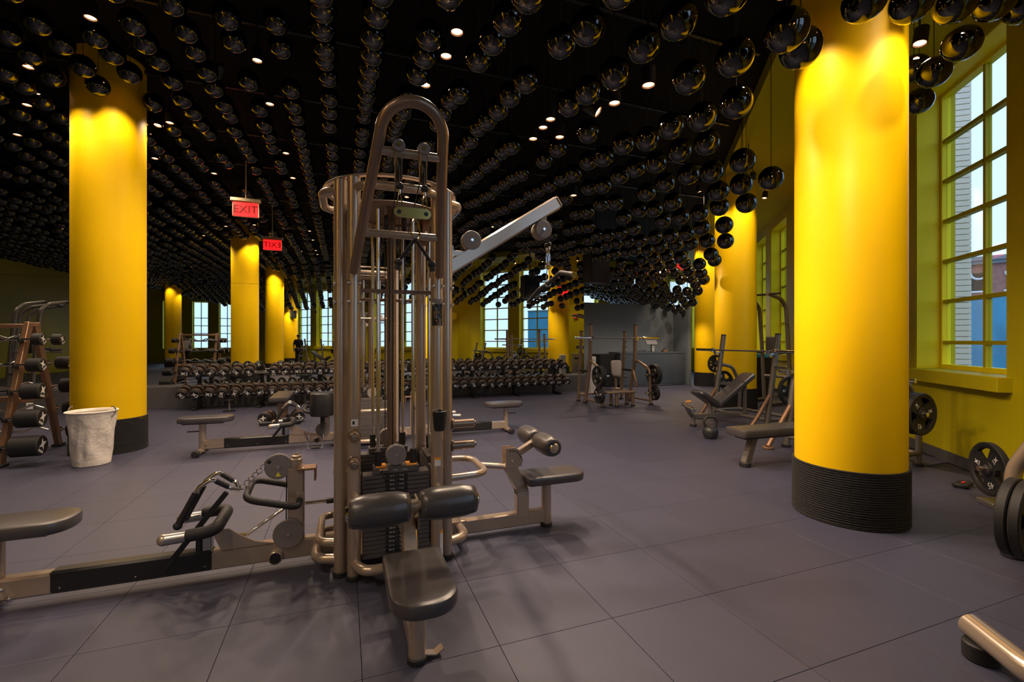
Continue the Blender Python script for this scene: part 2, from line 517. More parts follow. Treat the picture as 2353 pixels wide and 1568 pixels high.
wall_with_windows('wall_alcove_back', 6.4, 17.6, 17.5, 1, [(9.0, 10.55), (11.2, 12.95), (14.4, 15.9)], 1.05, 4.3, ROWZ[:5], NW+1)
wall_with_windows('wall_rear', -12.2, -4.3, -12.0, -1, [(-10.9, -9.9), (-9.3, -8.4), (-7.8, -6.9)], 0.9, 4.0, ROWZ[:4], NW+4)

# ---- slate partition with the reception desk before it
part = MB(Rz(PHI)); part.box((8.55, 12.52, 1.3), (3.9, 0.12, 2.6), ch=0.004)
part.box((10.44, 12.1, 1.3), (0.12, 0.72, 2.6), ch=0.004)
struct(part.build('wall_partition', GREYW, smooth=False))
desk = thing('reception_desk', 'long dark slate reception desk standing before the grey partition', 'desk', uv(8.75, 12.05, 0), PHI)
MB().box((0.30, -0.26, 0.53), (2.4, 0.04, 0.94), ch=0.003).build('front_panel', DESKM, desk, smooth=False)
MB().box((0.30, 0.02, 1.03), (2.46, 0.62, 0.05), ch=0.004).build('worktop', DESKM, desk, smooth=False)
for s in (-0.88, 1.48): MB().box((s, 0.0, 0.53), (0.04, 0.48, 0.94), ch=0.003).build('side_panel', DESKM, desk, smooth=False)
MB().box((0.30, -0.287, 0.035), (2.4, 0.012, 0.025)).build('metal_strip', STAINLESS, desk, smooth=False)
dark = thing('low_cupboard', 'low black cupboard beside the reception desk', 'cupboard', uv(7.55, 12.2, 0), PHI)
MB().box((0, 0, 0.5), (0.58, 0.44, 1.0), ch=0.005).build('carcass', BLKPL, dark, smooth=False)
MB().box((0, -0.225, 0.5), (0.54, 0.012, 0.92), ch=0.003).build('cupboard_door', BLKPL, dark, smooth=False)
mon = thing('desk_monitor', 'grey flat monitor seen from behind on the reception desk', 'monitor', uv(9.15, 12.0, 1.055), PHI + R(8))
MB().box((0, 0, 0.30), (0.46, 0.035, 0.16), Rx(R(-28)).to_3x3(), 0.006).build('screen', SCREEN, mon, smooth=False)
MB().cyl((0, 0, 0.01), (0, 0.0, 0.28), 0.02).build('stand_arm', BLKPL, mon)
MB().lathe([(0.11, 0), (0.11, 0.012), (0.03, 0.02)], 20).build('stand_base', BLKPL, mon)
MB().torus((0, -0.07, 0.14), 0.045, 0.008, (0, 1, 0)).torus((0, -0.07, 0.05), 0.035, 0.008, (0, 1, 0)).build('cable_loop', WHITEP, mon)
bsk = thing('pen_tray', 'small dark tray with pens on the reception desk', 'tray', uv(9.62, 11.95, 1.055), PHI)
MB().box((0, 0, 0.03), (0.16, 0.12, 0.06), ch=0.004).build('tray_box', COPPER, bsk, smooth=False)
for k in range(4): MB().cyl((-0.05+0.03*k, 0.01, 0.05), (-0.06+0.04*k, 0.0, 0.12+0.01*k), 0.006, 8).build('pen', BLKPL, bsk)

# ---- columns: yellow shaft, black rope wound round the foot
def column(x, y, D, label, lit):
    c = thing('column', label, 'column', (x, y, 0), 0, 'yellow round columns')
    r = D/2
    MB().lathe([(r, 0.0), (r, CEIL-0.005)], 64).build('shaft', YELLOW, c)
    turns = 22; h = 0.42; rr = h/turns/2; pts = []
    for k in range(turns*40+1):
        an = 2*math.pi*k/40
        pts.append((math.cos(an)*(r+rr*1.05), math.sin(an)*(r+rr*1.05), rr + (h-2*rr)*k/(turns*40)))
    MB().tube(pts, rr, 6).torus((0, 0, rr), r+rr*1.05, rr, (0, 0, 1), 48, 6).torus((0, 0, rr*2.2), r+rr*0.7, rr, (0, 0, 1), 48, 6).build('rope_wrap', ROPE, c, label='black rope wound round the foot')
    MB().lathe([(r+0.001, h-0.004), (r+2*rr, h-0.004), (r+2*rr, h+0.006), (r+0.001, h+0.006)], 48).build('rope_cap', ROPE, c)
    return c
COLS = [(-5.18, 5.86, 0.745, 'yellow round column with black rope foot beside the white towel bin'),
        (2.733, 3.70, 0.745, 'yellow round column with black rope foot before the tall brick-view window'),
        (4.71, 9.60, 0.80, 'yellow round column rising behind the incline weight bench'),
        (6.15, 14.3, 0.78, 'yellow round column beside the end of the reception desk'),
        (uv(11.4, 14.6).x, uv(11.4, 14.6).y, 0.78, 'yellow round column standing behind the grey partition'),
        (-2.94, -0.25, 0.745, 'yellow round column second in the row from the towel bin'),
        (-0.69, -6.35, 0.745, 'yellow round column with a black loudspeaker on it'),
        (-5.9, -9.3, 0.745, 'yellow round column near the rear wall windows')]
for cx, cy, D, lab in COLS: column(cx, cy, D, lab, True)

# ---- outside: wing of clad facade, hoarding, house, street
wing = thing('facade_wing', 'cream clad wing of the building outside the tall window', 'facade', tuple(wallp(8.75, 1.2, -0.3)), PSI)
MB().box((0, 0.9, 5.0), (1.5, 1.7, 10.0)).build('wall_core', JOINT, wing, smooth=False)
cme = MB().box((0, 0, 0.0), (1.56, 1.76, 0.088), ch=0.004).mesh('course', BRICK, smooth=False)
for k in range(100): inst('course', cme, wing, T(0, 0.9, 0.06 + k*0.098))
st = struct(MB().prism([tuple(wallp(a, b).xy) for a, b in ((-40, 0.45), (-40, 90), (80, 90), (80, 0.45))], -0.5, -0.3).build('ground_street', ASPHALT, smooth=False))
hd = thing('street_hoarding', 'blue street hoarding seen through the tall window', 'hoarding', tuple(wallp(16, 14, -0.3)), PSI)
MB().box((0, 0, 2.1), (0.12, 34, 3.9)).build('boards', HOARD, hd, smooth=False)
MB().box((-0.05, 0, 0.12), (0.3, 34, 0.24)).build('kerb_block', BRICK, hd, smooth=False)
MB().box((-0.02, 0, 4.08), (0.2, 34, 0.08)).build('coping', STEELB, hd, smooth=False)
hs = thing('corner_house', 'red brick house with grey cornice across the street', 'building', (41.0, 40.0, -0.3), R(-45))
MB().box((0, 0, 4.2), (10, 6, 8.4)).build('brick_wall', REDBR, hs, smooth=False)
MB().box((0, -0.1, 8.5), (10.8, 6.8, 0.35)).box((0, -0.1, 8.2), (10.4, 6.4, 0.3)).build('cornice', SCREEN, hs, smooth=False)
for k in range(5):
    w = MB().box((-4+2*k, -3.02, 6.6), (0.9, 0.06, 1.5)).build('house_window', BLKPL, hs, smooth=False)
    MB().torus((-4+2*k, -3.06, 7.35), 0.5, 0.09, (0, 1, 0), 12, 6, 0, math.pi).box((-4+2*k, -3.05, 5.8), (1.2, 0.1, 0.14)).build('white_surround', WHITEP, w)
# ================================================================ BALL CEILING AND LAMPS
def ball_z(p):
    w = wdist(p)
    h = min(3.05, max(1.6, 1.7 + (w-2.3)*0.30))
    h -= 0.085*max(0.0, min(p[1], 14)-5)*max(0.0, min(1.0, (9-w)/3.0))
    return CAM_H + h
BR = 0.118
rng = random.Random(11)
balls = []
def near_col(p, m):
    return any((Vector((p[0], p[1]))-Vector((c[0], c[1]))).length < c[2]/2+m for c in COLS)
SIGNS = [pix(565, 482, 8.64), pix(1563, 608, 10.6)]
SPK = pix(1370, 617, 10.9)
for i in range(-28, 38):
    for j in range(-21, 48):
        u = 0.25 + 0.425*i + rng.uniform(-0.012, 0.012); v = 0.05 + 0.372*j + rng.uniform(-0.03, 0.03)
        jz = rng.uniform(-0.035, 0.035); drop = rng.random() < 0.07
        p = uv(u, v)
        if drop or not inside(p): continue
        if u < -11.8 or v < -7.8 or (u < 6.8 and v > MIRROR_V-0.2) or v > 17.2: continue
        w = wdist(p)
        lim = 2.12 if p.y > 3.5 else 2.55
        if w < lim or near_col(p, 0.16) or (Vector((p.x, p.y))-Vector(COLS[1][:2])).length < 0.8: continue
        z = ball_z(p) + jz
        if any((Vector((p.x, p.y))-Vector((q.x, q.y))).length < 0.33 and z < q.z+0.75 for q in SIGNS): continue
        if (Vector((p.x, p.y))-Vector((SPK.x, SPK.y))).length < 0.55 and z < SPK.z+0.6: continue
        if p.length < 0.9: continue
        balls.append(Vector((p.x, p.y, z)))

# a few balls hang past the edge of the field, between the near column and the window
for x, y, Z in ((1862, 8, 2.72), (1986, 2, 2.74), (2094, 6, 2.86), (2196, 8, 2.95), (2286, 2, 3.0), (2352, 10, 3.1), (1840, 110, 2.78),
                (2210, 100, 3.3), (2146, 166, 3.72), (2100, 158, 4.05), (2112, 232, 4.35)):
    q = pix(x, y, Z)
    balls = [b for b in balls if (b-q).length > 2.1*BR]
    balls.append(q)
# lamp spots read from the picture: a small can lamp just under the balls
LAMPPX = [(591,140),(1050,75),(1025,130),(978,197),(620,240),(657,353),(673,410),(1490,197),(1265,275),(1225,320),
          (1286,316),(1318,450),(208,42),(65,155),(62,242),(390,283),(356,365),(1248,294),(1412,238),(706,512)]
lamps = []
for x, y in LAMPPX:
    Z = 4.0
    for _ in range(30):
        p = pix(x, y, Z); Z = (ball_z(p)-0.02-CAM_H)*FPX/(784-y)
    lamps.append(pix(x, y, Z))
lamps += [uv(a, b, 0) for a, b in ((-2.5, -1.5), (0.4, -2.5), (-6, 0.5), (-5, -4), (-1.5, -5), (-8.5, -2.5), (8.5, 14.5), (11.5, 13.2), (6.0, 10.4), (7.6, 9.6), (3.3, 10.2), (1.2, 9.4), (-2.2, 9.6), (-4.5, 8.8), (-8, 9.2), (-9.6, 5.2), (-7.2, 7.2), (8.1, 10.7), (9.6, 10.9), (-1.6, 0.6), (-2.6, 1.6))]  # last pairs added to brighten the grey partition and the tower's near side
for q in lamps:
    if q.z < 0.5: q.z = ball_z(q) - 0.02
def too_close(b):
    return any((b-q).length < BR+0.075 or (abs(b.z-q.z) < 0.35 and (b.xy-q.xy).length < 0.13) or (b.z > q.z-0.02 and (b.xy-q.xy).length < BR+0.06) for q in lamps)
balls = [b for b in balls if not too_close(b)]

def rank(b):
    s = screen(b)
    if s is None or not (-60 < s[0] < 2413 and -60 < s[1] < 1600): return 1e3 + b.length
    return b.length
balls.sort(key=rank)
ball_me = MB().sphere((0, 0, 0), BR, 24, 14).mesh('hanging_ball', BALL, angle=180)
cord_me = MB().cyl((0, 0, BR-0.004), (0, 0, 1), 0.003, 5).mesh('cord', CORD)
ball_cords = {}
rest = MB(); rcord = MB()
for k, b in enumerate(balls):
    if k < 300:
        o = inst('hanging_ball', ball_me); o.location = b
        tag(o, 'glossy black mirror ball hanging from the dark ceiling by a cord', 'ball', 'black mirror balls of the ceiling')
        L = CEIL - 0.004 - b.z
        key = round(L, 2)
        if key not in ball_cords: ball_cords[key] = MB().cyl((0, 0, BR-0.004), (0, 0, key), 0.003, 5).mesh('cord', CORD)
        inst('cord', ball_cords[key], o)
    else:
        rest.sphere(b, BR, 14, 8); rcord.cyl((b.x, b.y, b.z+BR-0.004), (b.x, b.y, CEIL-0.004), 0.003, 4)
o = rest.build('hanging_ball_field', BALL, angle=180)
tag(o, 'far rows of black mirror balls covering the dark ceiling', 'balls'); o['kind'] = 'stuff'
rcord.build('cord_field', CORD, o)['kind'] = 'stuff'

def spot(name, parent, loc, target, watts, size, blend, col=(1.0, 0.755, 0.54), rad=0.04):
    l = bpy.data.lights.new(name, 'SPOT'); l.energy = watts; l.spot_size = R(size); l.spot_blend = blend; l.color = col; l.shadow_soft_size = rad
    o = bpy.data.objects.new(name, l); COL.objects.link(o)
    o.parent = parent; o.location = loc
    d = Vector(target)
    o.rotation_euler = d.to_track_quat('-Z', 'Y').to_euler()
    return o
can_me = MB().lathe([(0.030, 0.16), (0.052, 0.14), (0.055, 0.0), (0.047, 0.0), (0.044, 0.05), (0.0001, 0.055)], 20).mesh('lamp_can', BLKPL)
ring_me = MB().lathe([(0.044, 0.012), (0.026, 0.028), (0.018, 0.03)], 20).mesh('lamp_reflector', LAMPCORE)
bulb_me = MB().lathe([(0.0001, 0.004), (0.014, 0.008), (0.018, 0.02), (0.0001, 0.045)], 14).mesh('lamp_bulb', LAMPGLOW)
def can_lamp(p, target, watts, size, label, group, cat='spotlight', blend=0.6, rad=0.04):
    t = thing('ceiling_spotlight', label, cat, p, 0, group)
    d = Vector(target).normalized(); rm = Vector((0, 0, -1)).rotation_difference(d).to_matrix().to_4x4()
    for n_, me in (('lamp_can', can_me), ('lamp_reflector', ring_me), ('lamp_bulb', bulb_me)): inst(n_, me, t, rm)
    MB().cyl((0, 0, 0.14), (0, 0, CEIL-0.004-p[2]), 0.008, 8).build('stem', BLKPL, t)
    spot('lamp_light', t, d*0.012, target, watts, size, blend, rad=rad)
for k, q in enumerate(lamps):
    can_lamp(q, (0, 0, -1), LAMP_W*(2.0 if k < 7 else 1.0), 140, 'small black can spotlight glowing warm among the ceiling balls', 'ceiling spotlights', blend=0.75)
# lamps washing the columns
for ci, (cx, cy, D, lab) in enumerate(COLS):
    angs = {0: (200, 320, 90), 1: (205, 285, 15), 2: (190, 265, 20), 3: (200, 270), 4: (230,), 5: (20, 110, 200), 6: (30, 120, 210), 7: (40, 120)}[ci]
    for a in angs:
        rr = D/2 + 0.42
        p = Vector((cx+math.cos(R(a))*rr, cy+math.sin(R(a))*rr, 0))
        p.z = max(ball_z(p)+0.10, 3.3) if ci not in (1, 2, 3) else (3.95 if ci == 1 else 4.5)
        inw = Vector((cx-p.x, cy-p.y, 0)).normalized()
        can_lamp(p, tuple(inw*0.20 + Vector((0, 0, -1))), COLUMN_LAMP_W, 95, 'small black can spotlight washing a yellow column with warm light', 'column spotlights', rad=0.05)

# lamps added further out to even the light down the shafts
for ci, outs in ((0, ((-95, 1.9), (-20, 1.9))), (1, ((-125, 2.0), (-75, 1.7), (165, 2.0))), (2, ((-110, 1.9), (165, 1.7))), (3, ((-115, 1.8),)), (5, ((35, 1.8), (100, 1.8))), (6, ((60, 1.8), (120, 1.8))), (7, ((60, 1.8),))):
    cx, cy, D, lab = COLS[ci]
    for a, rr in outs:
        p = Vector((cx+math.cos(R(a))*rr, cy+math.sin(R(a))*rr, 0)); p.z = ball_z(p) - 0.02 if wdist(p) > 2.1 else 4.5
        tgt = Vector((cx, cy, 2.0)) - p
        can_lamp(p, tuple(tgt), THROW_W*(0.6 if ci == 0 else 1.0), 75, 'small black can spotlight added to even the light on a yellow column', 'added tilted column spotlights', blend=0.9, rad=0.06)
# exit signs
def exit_sign(p, rotz, label):
    t = thing('exit_sign', label, 'exit sign', p, rotz)
    MB().box((0, 0, 0), (0.44, 0.06, 0.29), ch=0.008).build('housing', BEIGE, t, smooth=False)
    MB().box((0, 0, 0.175), (0.50, 0.10, 0.06), ch=0.006).build('canopy', BEIGE, t, smooth=False)
    lm = text_mesh('EXIT', 0.20, EXITLET, 0.002)
    for s, rz in ((-1, 0), (1, math.pi)):
        f = MB().box((0, s*0.033, -0.01), (0.42, 0.008, 0.26)).build('red_face', REDGLOW, t, smooth=False)
        inst('lettering', lm, f, T(0, s*0.039, -0.01) @ Rz(rz) @ Rx(R(90)))
    MB().cyl((0, 0, 0.2), (0, 0, CEIL-0.004-p[2]), 0.012, 8).build('stem', BEIGE, t)
exit_sign(SIGNS[0], PHI, 'red lit exit sign hung before the mirror wall over the dumbbells')
exit_sign(SIGNS[1], PHI + R(62), 'red lit exit sign hung near the reception desk')

def speaker(p, rotz, label, tilt=0, s=1.0, hang=True):
    t = thing('loudspeaker', label, 'speaker', p, rotz)
    MB().box((0, 0, 0), (0.52*s, 0.42*s, 0.72*s), Rx(tilt).to_3x3(), 0.02).build('cabinet', BLKPL, t, smooth=False)
    MB().box(Rx(tilt).to_3x3() @ Vector((0, -0.214*s, 0)), (0.48*s, 0.012, 0.68*s), Rx(tilt).to_3x3(), 0.004).build('grille', BLKRB, t, smooth=False)
    if hang: MB().cyl((0, 0, 0.34*s), (0, 0, CEIL-0.004-p[2]), 0.02, 8).build('hanger', BLKPL, t)
    return t
speaker(SPK, PHI, 'large black loudspeaker hung under the balls before the grey partition')
speaker((-0.69, -6.35+0.505, 2.9), R(180), 'black loudspeaker fixed to a yellow column', s=0.6, hang=False)
# ================================================================ CABLE STATIONS
def pulley_disc(parent, c, axis, r, th, name='pulley', m=PULLEY, mtx=None, bolt=True):
    a = Vector(axis).normalized(); c = Vector(c)
    o = MB(mtx).cyl(c - a*th/2, c + a*th/2, r, 28, 0.004).build(name, m, parent)
    if bolt: MB(mtx).cyl(c - a*(th/2+0.008), c + a*(th/2+0.008), 0.010, 10).build('bolt', CHROME, o)
    return o
def weight_stack(root, m, texts, n=19, h=0.0262):
    """front face towards local -y, centred at y=-0.27"""
    y = -0.27; pm = MB().box((0, 0, 0), (0.39, 0.10, h-0.003), ch=0.002).mesh('weight_plate', STACK, smooth=False)
    z = 0.10
    for k in range(n):
        o = inst('weight_plate', pm, root, m @ T(0, y, z + h*(k+0.5)))
        if texts:
            lb = 10 + 15*(n-k)
            lab = MB().box((0, -0.0505, 0), (0.13, 0.001, h-0.008)).build('label_strip', BLKPL, o, smooth=False)
            inst('lettering', text_mesh('%d lbs   \u2022   %d kg' % (lb, int(lb*0.4536)), 0.0125, WHITEP, 0.0003), o, T(0.0, -0.0515, 0) @ Rx(R(90)))
    zt = z + h*n
    o = MB(m).box((0, y, zt+0.021), (0.27, 0.10, 0.038), ch=0.003).build('stack_carriage', STACK, root, smooth=False)
    if texts:
        inst('lettering', text_mesh('10 lbs   \u2022   4.5 kg', 0.0125, WHITEP, 0.0003), o, m @ T(0.02, y-0.0512, zt+0.021) @ Rx(R(90)))
        for s in (-1, 1): MB(m).box((s*0.09, y, zt+0.042), (0.06, 0.09, 0.005)).build('orange_pad', ORANGEP, o, smooth=False)
        MB(m).tube([(-0.10, y-0.055, zt+0.03), (-0.05, y-0.075, zt+0.035)], 0.009, 10).build('selector_pin', CHROME, root)
        MB(m).tube([(-0.09, y-0.065, zt+0.03), (-0.045, y-0.07, zt-0.12), (-0.035, y-0.07, zt-0.17)], 0.004, 6, 0.05).build('pin_lanyard', BLKPL, root)
    pulley_disc(root, (0, y-0.01, zt+0.105), (0, 1, 0), 0.062, 0.05, 'carriage_pulley', PULLEY, m)
    for s in (-1, 1):
        r_ = MB(m).cyl((s*0.105, y, 0.08), (s*0.105, y, 2.22), 0.0115, 12).build('guide_rod', CHROME, root)
        MB(m).cyl((s*0.105, y, zt+0.045), (s*0.105, y, zt+0.13), 0.021, 14).build('rod_bumper', BLKRB, r_)
    for s in (-1, 1):
        MB(m).cyl((s*0.02, y, zt+0.16), (s*0.02, y, 2.2), 0.0035, 6).build('cable', BLKPL, root)
    return zt

def carabiner(mb, c, L, w, r=0.004, axis='x'):
    c = Vector(c); pts = []
    for k in range(25):
        a = 2*math.pi*k/24
        x = math.sin(a)*w*(0.75-0.25*math.cos(a)); z = math.cos(a)*L/2
        pts.append(c + (Vector((x, 0, z)) if axis == 'x' else Vector((0, x, z))))
    mb.tube(pts, r, 6, cap=False)
    return mb

def roller_pad(root, m, x0, x1, y, z, r, name='roller_pad'):
    L = x1-x0; n = 10; prof = []
    for k in range(n+1):
        t = k/n; e = min(t, 1-t)*2
        prof.append((r*(0.80 + 0.20*math.sin(min(1, e*1.6)*math.pi/2)), t*L))
    prof = [(r*0.30, 0.006), (r*0.62, -0.004)] + prof + [(r*0.62, L+0.004), (r*0.30, L-0.006)]
    o = MB(m).lathe(prof, 36, (x0, y, z), (1, 0, 0)).build(name, VINYL, root, angle=60)
    for xe in (x0+0.004, x1-0.004):                       # gathered folds at the ends
        f = MB(m)
        for k in range(22):
            a = 2*math.pi*k/22
            p = lambda rr, dx: (xe + (dx if xe < (x0+x1)/2 else -dx), y+math.cos(a)*rr, z+math.sin(a)*rr)
            f.tube([p(r*0.45, -0.004), p(r*0.70, -0.003), p(r*0.86, 0.012)], [0.002, 0.005, 0.002], 5)
        f.build('gathered_fold', VINYL, o)
    MB(m).tube([(x0+0.01, y-r*0.72, z-r*0.55), (x0+L*0.3, y-r*0.82, z-r*0.585), (x1-L*0.3, y-r*0.82, z-r*0.585), (x1-0.01, y-r*0.72, z-r*0.55)], 0.0035, 6).build('zip_seam', BLKRB, o)
    return o

def pulldown_seat(root, m):
    """thigh rollers, upright and seat; outwards = -y, face at y=-0.32"""
    MB(m).beam((0, -0.36, 0.085), (0, -1.12, 0.085), 0.065, 0.10, 0.008).build('floor_beam', BRONZE, root)
    MB(m).box((0, -0.44, 0.085), (0.085, 0.14, 0.115), ch=0.006).build('beam_bracket', BRONZE, root)
    b = MB(m); [b.sphere((s*0.045, -0.47, 0.09), 0.012, 10, 6) for s in (-1, 1)]; b.cyl((0, -0.47, 0.13), (0, -0.47, 0.16), 0.010, 10)
    b.build('beam_bolt', CHROME, root)
    MB(m).cyl((0, -1.14, 0.02), (0, -1.14, 0.335), 0.038, 24).build('seat_post', BRONZE, root)
    MB(m).cyl((0, -1.14, 0.0), (0, -1.14, 0.028), 0.045, 24, 0.004).build('foot_cap', BLKRB, root)
    MB(m).beam((0.03, -1.14, 0.03), (0.08, -1.13, 0.012), 0.04, 0.005).beam((0.08, -1.13, 0.012), (0.115, -1.125, 0.03), 0.04, 0.005).build('floor_bracket', BRONZE, root, smooth=False)
    seat = MB(m).pad(0.135, 0.245, 0.062, 0.115, 0.035, 0.014, T(0, -1.19, 0.345)).build('seat', VINYL, root)
    MB(m).box((0, -1.17, 0.338), (0.16, 0.36, 0.014), ch=0.003).build('seat_plate', BLKPL, seat, smooth=False)
    b = MB(m)
    pts = fillet([Vector((0, -0.94, 0.10)), Vector((0, -0.94, 0.30)), Vector((0, -0.83, 0.50))], 0.14, 6)
    for p, q in zip(pts, pts[1:]): b.beam(p - (q-p)*0.02, q + (q-p)*0.04, 0.07, 0.095, 0.006, up=(0, -1, 0.2))
    b.build('upright', BRONZE, root)
    for s in (-1, 1):
        pl = MB(m).prism([(-0.80, 0.47), (-0.92, 0.48), (-0.935, 0.53), (-0.90, 0.605), (-0.86, 0.62), (-0.80, 0.62)], s*0.040-0.004, s*0.040+0.004, Matrix(((0,0,1,0),(1,0,0,0),(0,1,0,0),(0,0,0,1)))).build('adjuster_plate', BRONZE, root, smooth=False)
        h = MB(m)
        for k in range(6):
            a = R(18+k*16); h.cyl((s*0.0405, -0.845-math.cos(a)*0.075, 0.525+math.sin(a)*0.075), (s*0.0452, -0.845-math.cos(a)*0.075, 0.525+math.sin(a)*0.075), 0.006, 8)
        h.build('adjuster_hole', BLKPL, pl)
        MB(m).sphere((s*0.048, -0.845, 0.525), 0.011, 10, 6).build('pivot_bolt', CHROME, pl)
    MB(m).beam((0, -0.845, 0.535), (0, -1.07, 0.655), 0.045, 0.05, 0.006).build('roller_arm', BRONZE, root)
    MB(m).cyl((-0.285, -1.07, 0.655), (0.285, -1.07, 0.655), 0.022, 16).build('roller_bar', BRONZE, root)
    for s in (-1, 1): MB(m).cyl((s*0.278, -1.07, 0.655), (s*0.296, -1.07, 0.655), 0.034, 20, 0.006).build('end_cap', CHROME, root)
    for s in (-1, 1): roller_pad(root, m, min(s*0.025, s*0.28), max(s*0.025, s*0.28), -1.07, 0.655, 0.074)

def u_loop(root, m, z, out, r=0.024, name='loop_tube', w=0.245):
    MB(m).tube([(-w, -0.32, z), (-w*0.86, -0.32-out, z), (w*0.86, -0.32-out, z), (w, -0.32, z)], r, 14, 0.13, 8).build(name, BRONZE, root)

def arch_front(root, m):
    P = lambda x, t, z: Vector((x, -0.32-t, z))
    A, B = P(-0.25, 0.055, 1.80), P(-0.145, 0.665, 2.355)
    d = Vector((0, -0.625, 0.78)); c = P(0, 0.665, 2.355); pts = [A, A.lerp(B, 0.5), B]
    for k in range(1, 16):
        a = math.pi*(1-k/16); pts.append(c + Vector((math.cos(a)*0.145, 0, 0)) + d*(math.sin(a)*0.155))
    pts += [P(0.145, 0.665, 2.355), P(0.1975, 0.36, 2.0775), P(0.25, 0.055, 1.80)]
    MB(m).tube(pts, 0.027, 16).build('arch_tube', DKTUBE, root)
    def at(z):
        k = (z-1.80)/0.555; return 0.25-0.105*k, 0.055+0.61*k
    for z, n_ in ((1.985, 'lower_cross_tube'), (2.30, 'upper_cross_tube')):
        w, t = at(z); MB(m).cyl(P(-w, t, z), P(w, t, z), 0.021, 14).build(n_, BRONZE, root)
    w, t = at(2.30)
    for s in (-1, 1):
        x = s*0.058; p = P(x, t, 2.30)
        pulley_disc(root, p + Vector((0, -0.03, 0.02)), (0, 1, 0), 0.029, 0.03, 'pulley_boss', PULLEY, m)
        MB(m).box(p + Vector((0, -0.01, -0.03)), (0.036, 0.05, 0.07), ch=0.005).build('pulley_bracket', DKTUBE, root, smooth=False)
        pulley_disc(root, p + Vector((0, -0.01, -0.085)), (1, 0, 0), 0.055, 0.02, 'cable_pulley', BLKPL, m)
        for k in (-1, 1): MB(m).box(p + Vector((k*0.015, -0.01, -0.075)), (0.004, 0.035, 0.12), ch=0.001).build('pulley_cheek', DKTUBE, root, smooth=False)
        MB(m).tube([p + Vector((0, 0.045, -0.09)), P(s*0.045, 0.05, 1.99), P(s*0.045, 0.03, 1.4)], 0.003, 6).build('cable', BLKPL, root)
        MB(m).cyl(p + Vector((0, -0.062, -0.085)), p + Vector((0, -0.062, -0.165)), 0.003, 6).build('cable_end', BLKPL, root)
        MB(m).sphere(p + Vector((0, -0.062, -0.18)), 0.019, 14, 9).build('stop_ball', BLKRB, root)
        carabiner(MB(m).cyl(p + Vector((0, -0.062, -0.19)), p + Vector((0, -0.062, -0.215)), 0.008, 10), p + Vector((0, -0.062, -0.25)), 0.075, 0.013, 0.0032).build('swivel_clip', CHROME, root)
    return t

def arm_right(root, m):
    A, B = Vector((0, -0.345, 1.885)), Vector((0, -1.235, 2.462))
    MB(m).beam(A, B, 0.055, 0.10, 0.012).build('boom', BRONZE, root)
    d = (B-A).normalized()
    MB(m).beam(B-d*0.005, B+d*0.02, 0.05, 0.092, 0.012).build('boom_cap', BRONZE, root)
    for s in (-1, 1):
        MB(m).prism([(-0.30, 1.70), (-0.36, 1.74), (-0.37, 2.02), (-0.30, 2.06)], s*0.20-0.035, s*0.20+0.035, Matrix(((0,0,1,0),(1,0,0,0),(0,1,0,0),(0,0,0,1)))).build('boom_clamp', BRONZE, root, smooth=False)
        b = MB(m); [b.sphere((s*0.20, -0.372, z), 0.012, 10, 6) for z in (1.78, 1.96)]; b.build('clamp_bolt', CHROME, root)
    MB(m).beam((-0.2, -0.345, 1.90), (0.2, -0.345, 1.90), 0.04, 0.08, 0.005).build('boom_cross_plate', BRONZE, root)
    MB(m).beam((0, -0.345, 2.02), (0, -0.56, 2.01), 0.05, 0.045, 0.005).build('boom_strut', BRONZE, root)
    pulley_disc(root, (0, -0.55, 2.115), (1, 0, 0), 0.068, 0.07, 'boom_pulley', PULLEY, m)
    MB(m).box((0, -0.56, 2.06), (0.05, 0.06, 0.06), ch=0.005).build('pulley_bracket', PULLEY, root, smooth=False)
    pulley_disc(root, (0, -1.10, 2.235), (1, 0, 0), 0.066, 0.10, 'end_pulley', PULLEY, m)
    MB(m).box((0, -1.11, 2.31), (0.05, 0.05, 0.06), ch=0.005).build('pulley_bracket', PULLEY, root, smooth=False)
    for s in (-1, 1):
        x = s*0.025; y = -1.155
        MB(m).cyl((x, y, 2.22), (x, y, 2.14), 0.003, 6).build('cable_end', BLKPL, root)
        MB(m).sphere((x, y, 2.13), 0.019, 14, 9).build('stop_ball', BLKRB, root)
        carabiner(MB(m).cyl((x, y, 2.12), (x, y, 2.09), 0.008, 10), (x*0.7, y, 2.035), 0.115, 0.018, 0.0036, 'x').build('swivel_clip', CHROME, root)
    MB(m).tube([(0, -0.34, 2.0), (0, -0.49, 2.09)], 0.003, 6).build('cable', BLKPL, root)

